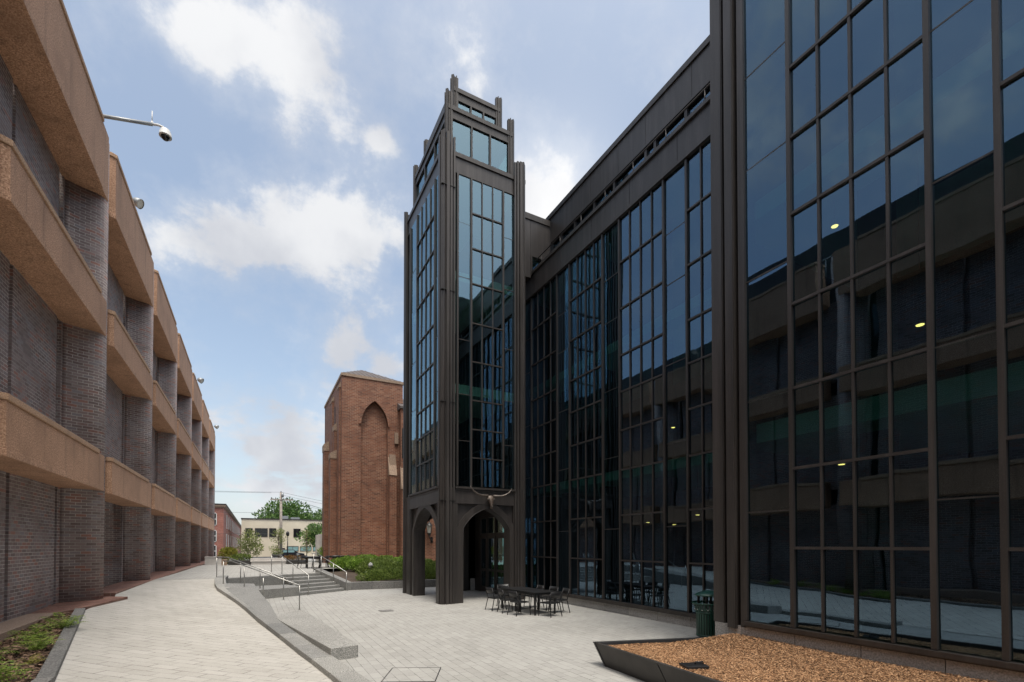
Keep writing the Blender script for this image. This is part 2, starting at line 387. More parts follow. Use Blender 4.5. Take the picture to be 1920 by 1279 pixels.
# ------------------------------------------------------------------ ground, path, plazas
ST = dict(kind='structure')
mb = MB(); R_ = 900
mb.quad((-R_,-R_,-.12),(R_,-R_,-.12),(R_,R_,-.12),(-R_,R_,-.12)); mb.build('ground', 'earth', **ST)
mb = MB(); mb.quad((-4.3,-30,0),(12,-30,0),(12,29,0),(-4.3,29,0)); mb.build('plaza', 'plaza_paving', **ST)
XR = [(-30,2.6),(0,2.2),(6,1.30),(7.76,1.07),(9.22,.87),(10.86,.61),(12.93,.25),(16.1,-.33),(18.04,-.79),(19.45,-1.14),(20.6,-1.29),(21.88,-1.37),(23,-1.30)]
XL = [(-30,-2.3),(8.4,-2.30),(14.6,-3.48),(16.8,-3.35),(18,-3.55),(23,-3.5)]
ZL = [(-30,.02),(2,.10),(8.4,.31),(14.6,.56),(18,.66),(23,.737)]
def zr(y): return interp(y, [(-30,.012),(10,.012),(13.8,.12),(18,.41),(22.3,.725),(23,.735)])
def kz(y): return zr(y) + interp(y, [(9,.10),(13.8,.12)])
mb = MB(); ys = [-30,-20,-10,0,3,5,6,7,8]+[8+.5*i for i in range(1,31)]; nx = 10
for y in ys:
    for i in range(nx+1):
        t = i/nx; x = lerp(interp(y, XL)-.05, interp(y, XR)+.04, t); z = lerp(interp(y, ZL), zr(y), t**.85)
        mb.v.append(Vector((x, y, z)))
for j in range(len(ys)-1):
    for i in range(nx): a = j*(nx+1)+i; mb.face((a, a+1, a+nx+2, a+nx+1), None, True)
mb.build('path', 'path_paving', **ST)
def zfar(y): return .741 if y < 36 else lerp(.741, .45, min(1, (y-36)/24))
mb = MB()
P = [(-4.3,22.95),(-1.28,22.95),(-.43,23.45),(1.13,24.45),(2.80,25.02),(2.9,29.4),(36,29.4),(36,36),(-4.3,36)]
mb.v += [Vector((x, y, .741)) for x, y in P]; mb.face(range(len(P)))
mb.quad((-4.3,36,.741),(36,36,.741),(36,62,.45),(-4.3,62,.45)); mb.build('upper_plaza', 'plaza_paving', **ST)
mb = MB(); mb.box(-300,300,62,84,-.1,.28); mb.build('road', 'asphalt', **ST)
# brick pavers along the foot of the left building
mb = MB(); k = [-30, 8, 14.4, 15.2, 16.9]
mb.prism([(-4.36,-30),(-3.84,-30),(-3.84,14.2),(-4.36,14.2)], -.1, [.15,.15,.60,.60]); mb.build('foot_strip', 'tan_concrete', **ST)
mb = MB(); mb.prism([(-4.36,14.2),(-3.84,14.2),(-3.50,15.1),(-3.12,16.9),(-3.5,17.05),(-4.36,17.15)], 0, [.60,.60,.62,.66,.67,.67])
mb.prism([(-4.36,17.9),(-3.58,17.9),(-3.30,30),(-4.36,30)], 0, [.70,.70,.80,.80])
mb.prism([(-4.36,30),(-3.30,30),(-3.0,57),(-4.36,57)], 0, [.80,.80,.70,.70]); mb.build('brick_apron', 'apron_brick', **ST)

# ------------------------------------------------------------------ left brick building
XF, XW = -3.6, -4.35
LB = thing('brick_building', 'long dark brick building with brown concrete bands, rounded piers and slot windows', 'building', (-9, 20, 0))
PITCH = 6.6; BANDS = [(3.55, 4.47), (7.76, 8.67), (11.46, 13.20)]
KS = list(range(-4, 7))
mb = MB()
def wallrun(y0, y1, z0, z1, x): mb.box(x-.3, x, y0, y1, z0, z1)
for k in KS:
    y1 = 16.7 + PITCH*k; y0 = y1 - 6.6
    for fl, (a, b) in enumerate(((-.1, 3.7), (4.3, 7.9), (8.5, 11.6))):
        x = XW if not (k == 1 and fl == 0) else XW - .75
        # wall with two slots
        s1, s2 = (y1-3.62, y1-3.47), ((y1-1.02, y1-.72) if fl else (y1-.98, y1-.83))
        if k == 1 and fl == 0:
            wallrun(y0, y1-.7, a, b, x); mb.box(XW-.75, XW, y1-.75, y1-.55, a, b); mb.box(XW-.75, XW-.03, y0-.25, y0-.012, a, b); continue
        for p, q in ((y0, s1[0]), (s1[1], s2[0]), (s2[1], y1)): wallrun(p, q, a, b, x)
mb.build('brick_wall', 'dark_brick', LB)
for k in KS:
    y1 = 16.7 + PITCH*k; yc = y1 - 5.97
    # pier: plan outline from the wall out to its rounded nose
    pl = [(XW-.02,y1-.62),(-4.27,y1-.58),(-4.18,y1-.52),(-4.08,y1-.46),(-3.97,y1-.42),(-3.86,y1-.385),(-3.77,y1-.345),(-3.70,y1-.29),(-3.65,y1-.22),(-3.62,y1-.14),(-3.605,y1-.05),(-3.605,y1),(XW-.02,y1)]
    mb = MB(); mb.prism(pl, -.1, 13.1, arc=True); mb.build('brick_pier', 'dark_brick', LB)
    for fl, (a, b) in enumerate(BANDS):
        mb = MB()
        pb = [(XW-.04, yc), (-3.70, yc), (XF, yc+.06), (XF, y1-.66), (XW-.04, y1-.66)]
        mb.prism(pb, a, b)
        lip = [(XW-.04, yc-.012), (-3.70, yc-.012), (XF+.018, yc+.05), (XF+.018, y1-.66), (XW-.04, y1-.66)]
        mb.prism(lip, a-.004, a+.13)
        # plain rounded part in front of the pier
        pp = [(XW-.04, y1-.66), (XF, y1-.66), (XF, y1-.10), (XF-.03, y1-.02), (XF-.10, y1+.03), (XF-.22, y1+.05), (XW-.04, y1+.05)]
        mb.prism(pp, a+.002, b+.03)
        o = mb.build('concrete_band', 'brown_concrete', LB, bevel=.012)
        mb = MB(); ct = [(XW-.04, yc-.03), (-3.69, yc-.03), (XF+.03, yc+.05), (XF+.03, y1-.68), (XW-.04, y1-.68)]
        mb.prism(ct, b+.003, b+.115); mb.build('coping', 'coping_concrete', o, bevel=.012)
    for fl, (a, b) in enumerate(((-.1, 3.6), (4.4, 7.8), (8.6, 11.5))):
        if k == 1 and fl == 0: continue
        mb = MB(); w2 = (y1-1.02, y1-.72) if fl else (y1-.98, y1-.83)
        mb.box(XW-.22, XW-.17, w2[0]-.02, w2[1]+.02, a, b); mb.build('slot_window', 'slot_glass', LB)
        mb = MB(); mb.box(XW-.24, XW-.12, y1-3.64, y1-3.45, a, b); mb.build('wall_joint', 'dark_brick', LB)
mb = MB(); mb.box(-22, XW-1.2, 16.7+PITCH*(-5), 16.7+PITCH*6, -.1, 13.0); mb.build('building_core', 'interior_dark', LB)
mb = MB(); mb.box(-20, -5.3, -14, 54, 13.0, 15.0); mb.build('roof_screen', 'bronze_panel', LB)
mb = MB()
mb.tube([(-5.0,-14,13.9),(-5.0,54,13.9)], .035, 6); 
for i in range(18): mb.tube([(-5.0,-13+4*i,13.0),(-5.0,-13+4*i,13.9)], .03, 5)
mb.build('roof_rail', 'grey_paint', LB)
mb = MB(); mb.box(-19, XF, 16.7+PITCH*6+.06, 16.7+PITCH*6+.4, -.1, 13.1); mb.build('end_wall', 'dark_brick', LB)

# roof gear on the left building
t = thing('surveillance_camera', 'grey dome camera hanging from a long arm off the left roof edge', 'camera', (-3.7, 16, 13.2))
mb = MB(); mb.tube([(-4.1,16,13.24),(-2.55,16,13.565)], .045, 8); mb.tube([(-4.1,16,12.9),(-4.1,16,13.4)], .06, 8); mb.build('arm', 'grey_paint', t)
mb = MB(); mb.tube([(-2.6,16,13.56),(-2.42,16,13.60),(-2.31,16,13.585),(-2.28,16,13.52)], .03, 8); mb.build('elbow', 'white_paint', t)
mb = MB(); mb.lathe([(.0,.17),(.05,.165),(.10,.13),(.135,.06),(.145,-.03),(.150,-.035),(.150,-.06),(.11,-.062)], (-2.26,16,13.40), 20); mb.build('dome_housing', 'white_paint', t)
mb = MB(); mb.ell((-2.26,16,13.34), (.105,.105,.105)); mb.build('lens_dome', 'camera_black', t)
mb = MB(); mb.tube([(-2.56,16,13.60),(-2.56,16,13.93)], .013, 6); mb.tube([(-2.56,16,13.56),(-2.56,16,13.64)], .03, 6); mb.build('antenna', 'white_paint', t)
def flood(x, y, z, label, s=1.0, rod=True):
    t = thing('floodlight', label, 'floodlight', (x, y, z), 'floodlights on the left roof edge')
    mb = MB(); mb.tube([(x-.25,y,z-.55*s),(x-.25,y,z-.05),(x-.05,y,z)], .035, 6); mb.build('bracket', 'grey_paint', t)
    mb = MB(); ax = (Vector((.9,.1,-.35)), Vector((-.1,1,0)), Vector((.35,0,.9)))
    mb.lathe([(.0,-.16*s),(.10*s,-.15*s),(.16*s,-.05*s),(.20*s,.14*s),(.185*s,.145*s)], (0,0,0), 16)
    rot = Vector((.8,-.25,-.45)).to_track_quat('Z','Y').to_matrix(); mb.v = [rot @ v + Vector((x+.05,y,z+.02)) for v in mb.v]; mb.build('housing', 'grey_paint', t)
    mb = MB(); mb.lathe([(.0,.12*s),(.18*s,.12*s)], (0,0,0), 16); mb.v = [rot @ v + Vector((x+.05,y,z+.02)) for v in mb.v]; mb.build('lens', 'frosted_glass', t)
    if rod:
        mb = MB(); mb.tube([(x-.22,y,z),(x-.22,y,z+.42)], .008, 5); mb.build('rod', 'grey_paint', t)
flood(-3.75, 20.7, 14.0, 'floodlight on the second bay of the left roof, nearest the viewer', .85)
flood(-3.55, 40.2, 13.75, 'small dark floodlight over the middle of the left roof edge', 1.0, True)
flood(-3.45, 54.6, 13.6, 'small dark floodlight at the far end of the left roof edge', 1.0, False)

# ------------------------------------------------------------------ black glass building
BK = thing('glass_building', 'black bronze building with a tall curtain wall of dark glass on the right side', 'building', (14, 10, 0))
XM, XB, XT = 9.9, 7.9, 10.7
RM = [.34, 1.63, 3.01, 4.40, 5.61, 6.80, 7.93, 9.37, 10.81, 12.25]
RB = [.73, 2.05, 3.37, 4.71, 6.12, 7.64, 8.94, 10.13, 11.6, 12.9, 14.2, 15.6]
def pane(mb, x, y0, y1, z0, z1, axis='x', tilt=.0035):
    """one thin pane facing -x (axis x) or -y (axis y), a touch out of true as hung glass is"""
    a, b = random.gauss(0, tilt), random.gauss(0, tilt)
    n = len(mb.v); th = .012
    for d in (0, th):
        for s, z in ((y0, z0), (y1, z0), (y1, z1), (y0, z1)):
            o = x + d + a*(s-(y0+y1)/2) + b*(z-(z0+z1)/2)
            mb.v.append(Vector((o, s, z)) if axis == 'x' else Vector((s, o, z)))
    q = ((0,3,2,1),(4,5,6,7),(0,1,5,4),(1,2,6,5),(2,3,7,6),(3,0,4,7))
    for f in q: mb.face([n+i for i in (f if axis == 'x' else reversed(f))])
def bar(mb, x, out, s0, s1, z0, z1, axis='x', back=.05):
    if axis == 'x': mb.box(x-out, x+back, s0, s1, z0, z1)
    else: mb.box(s0, s1, x-out, x+back, z0, z1)
def facade(par, x, cols, rows, top, glass, axis='x', wide_rows=None, thick=.032, thin=.018):
    """cols: list of (kind, s_hi, s_lo[, inner]) from one end; 'n' narrow group of panes, 'w' one wide pane"""
    edges = {}
    for kind, a, b, *inner in cols:
        lo, hi = min(a, b), max(a, b)
        edges[round(lo, 3)] = 1; edges[round(hi, 3)] = 1
        if kind == 'n':
            div = sorted([lo] + list(inner[0]) + [hi])
            for z0, z1 in zip(rows, rows[1:]):
                mb = MB()
                for p, q in zip(div, div[1:]): pane(mb, x, p+.02, q-.02, z0+.02, z1-.02, axis)
                mb.build('window', glass, par)
            for z in rows[1:-1]:
                mb = MB(); bar(mb, x, .045, lo+thick, hi-thick, z-.022, z+.022, axis); mb.build('transom', 'bronze_metal', par)
            for p in inner[0]:
                mb = MB(); bar(mb, x, .036, p-thin, p+thin, rows[0], rows[-1], axis); mb.build('mullion', 'bronze_metal', par)
        else:
            wr = wide_rows or rows[::3] + ([rows[-1]] if rows[::3][-1] != rows[-1] else [])
            mb = MB()
            for z0, z1 in zip(wr, wr[1:]): pane(mb, x, lo+.02, hi-.02, z0+.006, z1-.006, axis)
            mb.build('window', glass, par)
            for z in wr[1:-1]:
                mb = MB(); bar(mb, x, .004, lo+thick, hi-thick, z-.012, z+.012, axis); mb.build('glazing_joint', 'bronze_metal', par)
    for e in edges:
        mb = MB(); bar(mb, x, .055, e-thick, e+thick, rows[0], rows[-1], axis); mb.build('mullion', 'bronze_metal', par)
def div4(a, b): return [lerp(a, b, i/4) for i in (1, 2, 3)]
cm = []
for (w0, w1), nn in (((17.6,16.75),(16.75,14.87)),((14.87,14.07),(14.07,12.22)),((12.22,11.40),(11.40,9.58)),((9.58,8.78),(8.78,6.95))):
    cm.append(('w', w0, w1)); cm.append(('n', nn[0], nn[1], div4(*nn)))
facade(BK, XM, cm, RM, 12.25, 'tinted_glass', wide_rows=[.34, 2.6, 4.85, 7.0, 9.2, 10.6, 12.25])
cb = [('w', 5.69, 4.83), ('n', 4.83, 2.95, div4(4.83, 2.95)), ('w', 2.95, 2.27), ('n', 2.27, .42, div4(2.27, .42)), ('w', .42, -.40), ('n', -.40, -2.25, div4(-.4, -2.25)), ('w', -2.25, -3.05), ('n', -3.05, -4.9, div4(-3.05, -4.9))]
facade(BK, XB, cb, RB, 15.6, 'tinted_glass', wide_rows=[.73, 2.69, 4.70, 6.9, 8.95, 10.68, 12.9, 15.6])
# cornice and parapet of the main wall
def panel(z0, z1, x, y0, y1, out=.05, step=1.9, ph=0, name='metal_panel', back=.25):
    mb = MB(); y = y0; i = 0
    while y < y1 - .01:
        q = min(y1, y0 + ph + step*(i+1)); mb.box(x-out, x+back, y+.006, q-.006, z0, z1); y = q; i += 1
    mb.build(name, 'bronze_panel', BK)
panel(12.30, 13.06, XM, 6.5, 17.6, .06, 1.85, .7)
mb = MB(); mb.box(XM-.13, XM+.9, 6.5, 17.62, 13.063, 13.17); mb.box(XM-.10, XM+.1, 6.5, 17.62, 12.20, 12.298); mb.build('cornice', 'bronze_metal', BK)
mb = MB(); mb.box(XM-.14, XM+.2, 6.5, 17.6, .26, .36); mb.build('sill', 'bronze_metal', BK)
mb = MB()
y = 6.4
while y < 17.6: mb.box(XM-.06, XM+.3, y+.005, min(17.6, y+1.15)-.005, -.1, .257); y += 1.15
mb.build('stone_base', 'base_stone', BK)
mb = MB(); mb.box(XM+.05, XT+.6, 6.5, 17.6, 12.9, 13.0); mb.build('terrace', 'interior_dark', BK)
# top storey set back behind the terrace
Y2 = 16.6
mb = MB(); yy = 6.0; i = 0
for (a, b) in ((6.0,7.9),(7.9,9.3),(9.3,11.1),(11.1,12.4),(12.4,13.9),(13.9,16.6)):
    mb.box(XT, XT+.3, a+.006, b-.006, 14.62, 15.62)
mb.build('fascia', 'bronze_panel', BK)
mb = MB(); mb.box(XT-.05, XT+.4, 6.0, 16.9, 15.624, 15.80); mb.box(XT-.03, XT+.32, 6.0, 16.55, 14.56, 14.616); mb.build('roof_coping', 'bronze_metal', BK)
for i, (a, b) in enumerate(((6.2,7.75),(7.85,8.2),(8.3,9.5),(9.6,10.7),(10.8,11.1),(11.2,12.6),(12.7,13.7),(13.8,14.9),(15.0,16.5))):
    mb = MB(); pane(mb, XT+.1, a, b, 13.05, 14.55); mb.build('strip_window', 'tinted_glass', BK)
for yb in (6.15,7.8,8.25,9.55,10.75,11.15,12.65,13.75,14.95,15.85):
    mb = MB(); mb.box(XT+.03, XT+.2, yb-.05, yb+.05, 13.0, 14.56); mb.build('strip_mullion', 'bronze_metal', BK)
mb = MB()      # return wall at the far end of the terrace
for a, b, z0, z1 in ((9.0,9.75,12.9,15.26),(9.75,10.7,13.86,15.26),(10.42,10.69,12.9,13.855)): mb.box(a+.005, b-.005, Y2, Y2+.3, z0, z1)
mb.build('return_wall', 'bronze_panel', BK)
mb = MB(); mb.prism([(9.0,Y2-.04),(10.68,Y2-.04),(10.68,Y2+.4),(9.0,Y2+.4)], 15.265, [15.5,15.5,15.5,15.5]); mb.build('return_coping', 'bronze_metal', BK)
mb = MB(); pane(mb, Y2+.12, 9.80, 10.36, 13.02, 13.78, 'y'); mb.build('terrace_window', 'tinted_glass', BK)
mb = MB(); mb.box(9.755, 10.415, Y2-.03, Y2+.2, 13.785, 13.855); mb.box(9.755, 9.81, Y2-.03, Y2+.2, 13.0, 13.783); mb.box(10.36, 10.415, Y2-.03, Y2+.2, 13.0, 13.783); mb.build('terrace_window_frame', 'bronze_metal', BK)
mb = MB(); mb.tube([(XM,17.3,13.58),(XM,6.5,13.58)], .022, 6)
for i in range(9): mb.tube([(XM,17.3-1.3*i,13.16),(XM,17.3-1.3*i,13.58)], .018, 5)
mb.build('terrace_railing', 'bronze_panel', BK)
mb = MB(); mb.box(XT+.35, 24, 6.0, 23, 13.0, 15.75); mb.box(XM+4.6, 24, 6.5, 23, -.1, 13.0); mb.box(XB+5, 24, -6, 6.5, -.1, 16.4); mb.build('building_core', 'interior_dark', BK)
# inside: floors, ceilings, lamps
for z in (4.2, 8.4, 12.45):
    mb = MB(); mb.box(XM+.35, XM+4.6, 6.6, 17.6, z, z+.3); mb.build('floor_slab', 'interior_ceiling', BK)
for z in (4.0, 8.2, 12.4, 16.3):
    mb = MB(); mb.box(XB+.35, XB+5, -5.2, 6.2, z, z+.35); mb.build('floor_slab', 'interior_ceiling', BK)
mb = MB(); mb.box(XM+.05, XM+4.6, 6.6, 17.6, -.1, .0); mb.box(XB+.05, XB+5, -5.2, 6.2, -.1, .35); mb.build('ground_floor', 'interior_dark', BK)
mb = MB(); mb.box(XM+.3, XM+4.7, 17.6, 17.9, -.1, 13.0); mb.build('end_wall', 'bronze_panel', BK)
mb = MB()
for yp in (8.2, 11.0, 13.7, 16.2):
    mb.box(XM+1.2, XM+1.6, yp-.2, yp+.2, 0, 12.4)
for yp in (-3, .6, 4.2): mb.box(XB+1.2, XB+1.6, yp-.2, yp+.2, .3, 16.2)
mb.build('column', 'interior_dark', BK)
for (x, y, z) in ((9.2,4.12,10.13),(9.0,4.71,7.73),(9.2,4.34,6.39),(9.0,3.50,5.48),(9.2,4.21,3.03),(9.4,4.85,3.56),(11.2,10.52,5.67),(11.0,10.31,2.70),(11.2,11.6,2.82),(11.0,9.45,2.94)):
    zt_ = min(q for q in ((4.0, 8.2, 12.4) if x < 10 else (4.2, 8.4)) if q > z)
    mb = MB(); mb.tube([(x,y,z+.03),(x,y,zt_)], .008, 5); mb.lathe([(.0,.05),(.06,.045),(.065,.012),(.0,.012)], (x,y,z), 12); o = mb.build('pendant_lamp', 'interior_dark', BK)
    mb = MB(); mb.lathe([(.0,0),(.05,0),(.055,.010),(.0,.010)], (x,y,z), 12); mb.build('lamp_disc', 'lamp_glow', o)
# projecting bay: corner fins, side wall, base, sill
mb = MB(); mb.box(XB+.06, XB+5.1, 6.16, 6.36, -.1, 16.6); mb.build('side_wall', 'bronze_panel', BK)
for (a, b, o, zb) in ((6.14,6.40,.02,.62),(6.06,6.13,-.06,.5),(5.86,6.05,.08,.56),(5.80,5.855,-.05,.5),(5.69,5.795,.04,.6)):
    mb = MB(); mb.box(XB-o, XB+.3, a, b, zb, 16.6); mb.box(XB-o-.012, XB-o, a+.02, a+.035, zb, 16.6); mb.build('corner_fin', 'bronze_metal', BK)
mb = MB(); mb.box(XB-.10, XB+.2, -5.0, 5.69, .65, .72); mb.box(XB-.05, XB+.2, -5.0, 5.69, .622, .648); mb.build('sill', 'bronze_metal', BK)
mb = MB(); y = -5.0
while y < 6.3: mb.box(XB-.04, XB+.35, y+.005, min(6.36, y+.98)-.005, -.1, .618); y += .98
mb.build('stone_base', 'base_stone', BK)
mb = MB(); mb.box(XB-.05, XB+.3, -5.0, 5.69, 15.62, 16.6); mb.build('metal_panel', 'bronze_panel', BK)
mb = MB(); mb.box(XB+.02, 24, -6, -5.0, -.1, 16.6); mb.build('end_wall', 'bronze_panel', BK)

# ------------------------------------------------------------------ glass tower on pointed arches
TW = thing('tower', 'slender black steel and glass tower with stepped top and pointed arches at its foot', 'tower', (7.5, 18.2, 0))
x0, x1, y0, y1 = 5.78, 9.22, 16.15, 20.95
RT = [4.25, 5.30, 6.35, 7.42, 8.85, 10.28, 11.75, 13.06, 14.37, 15.66]
cx = [('w', 6.42, 6.96), ('n', 6.96, 8.28, div4(6.96, 8.28)[:0] + [lerp(6.96, 8.28, 1/3), lerp(6.96, 8.28, 2/3)]), ('w', 8.28, 8.84)]
facade(TW, y0+.05, cx, RT, 15.66, 'tower_glass', 'y', [4.25, 5.9, 7.6, 9.6, 11.9, 13.9, 15.66], .034, .02)
cy = [('w', 16.30, 16.85), ('n', 16.85, 19.05, div4(16.85, 19.05)), ('w', 19.05, 20.0)]
facade(TW, x0+.03, cy, RT, 15.66, 'tower_glass', 'x', [4.25, 6.0, 7.7, 9.7, 11.9, 13.6, 15.66], .034, .02)
# other two sides: panelled
mb = MB()
for i in range(6):
    z = 4.2 + 1.95*i; mb.box(x1-.1, x1+.05, y0+.4, y1-.3, z+.01, z+1.94); mb.box(x0+.4, x1-.3, y1-.1, y1+.05, z+.01, z+1.94)
mb.build('rear_panel', 'bronze_panel', TW)
def ring(mb, a, b, c, d, z0, z1, out=0.0, th=.12):     # four walls of one tier
    mb.box(a-out, b+out, c-out, c+th, z0, z1); mb.box(a-out, b+out, d-th, d+out, z0, z1)
    mb.box(a-out, a+th, c+th, d-th, z0, z1); mb.box(b-th, b+out, c+th, d-th, z0, z1)
mb = MB(); ring(mb, x0+.06, x1-.02, y0+.04, y1-.02, 15.74, 16.25); mb.build('fascia', 'bronze_panel', TW)
mb = MB(); ring(mb, x0+.06, x1-.02, y0+.04, y1-.02, 16.255, 16.41, .05); ring(mb, x0+.06, x1-.02, y0+.04, y1-.02, 15.66, 15.735, .02); mb.box(x0+.2, x1-.2, y0+.2, y1-.2, 16.2, 16.3); mb.build('cornice', 'bronze_metal', TW)
def tier(s, zb, zs, zh, zf, zt, divx, divy):
    a, b, c, d = x0+s, x1-s, y0+s, y1-s
    mb = MB(); ring(mb, a, b, c, d, zh+.08, zf); mb.build('fascia', 'bronze_panel', TW)
    mb = MB(); ring(mb, a, b, c, d, zf+.003, zt, .05); ring(mb, a, b, c, d, zh, zh+.077, .02); ring(mb, a, b, c, d, zb, zs, .02); mb.box(a+.15, b-.15, c+.15, d-.15, zt-.15, zt-.06); mb.build('cornice', 'bronze_metal', TW)
    for i in range(divx):
        p, q = lerp(a+.2, b-.2, i/divx), lerp(a+.2, b-.2, (i+1)/divx)
        mb = MB(); pane(mb, c+.04, p+.02, q-.02, zs, zh, 'y'); mb.build('window', 'tower_glass', TW)
        if i:
            mb = MB(); bar(mb, c+.04, .06, p-.03, p+.03, zs, zh, 'y'); mb.build('mullion', 'bronze_metal', TW)
    for i in range(divy):
        p, q = lerp(c+.2, d-.2, i/divy), lerp(c+.2, d-.2, (i+1)/divy)
        mb = MB(); pane(mb, a+.04, p+.02, q-.02, zs, zh, 'x'); mb.build('window', 'tower_glass', TW)
        mb = MB(); pane(mb, b-.06, p+.02, q-.02, zs, zh, 'x'); mb.build('window', 'tower_glass', TW)
        if i:
            mb = MB(); bar(mb, a+.04, .06, p-.03, p+.03, zs, zh, 'x'); mb.build('mullion', 'bronze_metal', TW)
    mb = MB(); mb.box(a+.2, b-.2, d-.08, d-.04, zs, zh); mb.build('rear_panel', 'bronze_panel', TW)
    mb = MB(); mb.box(a+.6, b-.6, c+.6, d-.6, zb, zf); mb.build('tier_core', 'interior_dark', TW)
    zp = zt + (.53 if s < .5 else .42)
    for (px, py, sx, sy) in ((a, c, 1, 1), (b, c, -1, 1), (a, d, 1, -1), (b, d, -1, -1)):
        mb = MB()
        mb.box(px-.03*sx, px+.08*sx, py+.0*sy, py+.20*sy, zb, zp-.06); mb.box(px+.0*sx, px+.20*sx, py-.03*sy, py+.08*sy, zb, zp-.03)
        mb.obox((px-.01*sx, py-.01*sy, (zb+zp)/2), ((1,1,0),(-1,1,0),(0,0,1)), (.05,.05,(zp-zb)/2))
        mb.box(px+.1*sx, px+.13*sx, py-.07*sy, py+.0*sy, zb, zp); mb.box(px-.07*sx, px+.0*sx, py+.1*sy, py+.13*sy, zb, zp-.03)
        mb.build('corner_post', 'bronze_metal', TW)
tier(.36, 16.3, 16.55, 17.92, 18.22, 18.38, 3, 3)
tier(.72, 18.3, 18.5, 19.04, 19.34, 19.50, 3, 3)
# fluted corner columns, ground to above the main cornice
def column(px, py, sx, sy, zt, wx=.60, wy=.50, full=True):
    mb = MB()
    mb.box(px+.06*sx, px+wx*.9*sx, py+.06*sy, py+wy*.9*sy, 0, 4.05 if not full else 4.15)
    mb.box(px+.06*sx, px+.30*sx, py+.06*sy, py+.30*sy, 4.15, zt-.25)
    for (dx0, dx1, dy0, dy1, h) in ((.0,.10,.20,.31,-.10),(.02,.11,.345,.43,-.16),(.20,.31,.0,.10,-.03),(.345,.43,.02,.11,-.05),(.47,.54,.035,.12,-.12)):
        mb.box(px+dx0*sx, px+dx1*sx, py+dy0*sy, py+dy1*sy, 0, zt+h)
    for (cx_, cy_, h) in ((.07,.13,.0),(.13,.07,.02)):
        mb.obox((px+cx_*sx, py+cy_*sy, (zt+h)/2), ((1,1,0),(-1,1,0),(0,0,1)), (.045,.038,(zt+h)/2))
    mb.build('corner_column', 'bronze_metal', TW)
column(x0-.03, y0-.12, 1, 1, 16.97); column(x1+.05, y0-.10, -1, 1, 17.02); column(x0-.06, y1+.05, 1, -1, 16.90, .60, 1.05); column(x1+.05, y1+.05, -1, -1, 16.9)
mb = MB()
for z in (3.68, 7.2, 11.2, 15.0): mb.box(x0-.02, x0+.5, y0-.115, y0+.02, z, z+.012)
mb.build('column_joint', 'dark_void', TW)
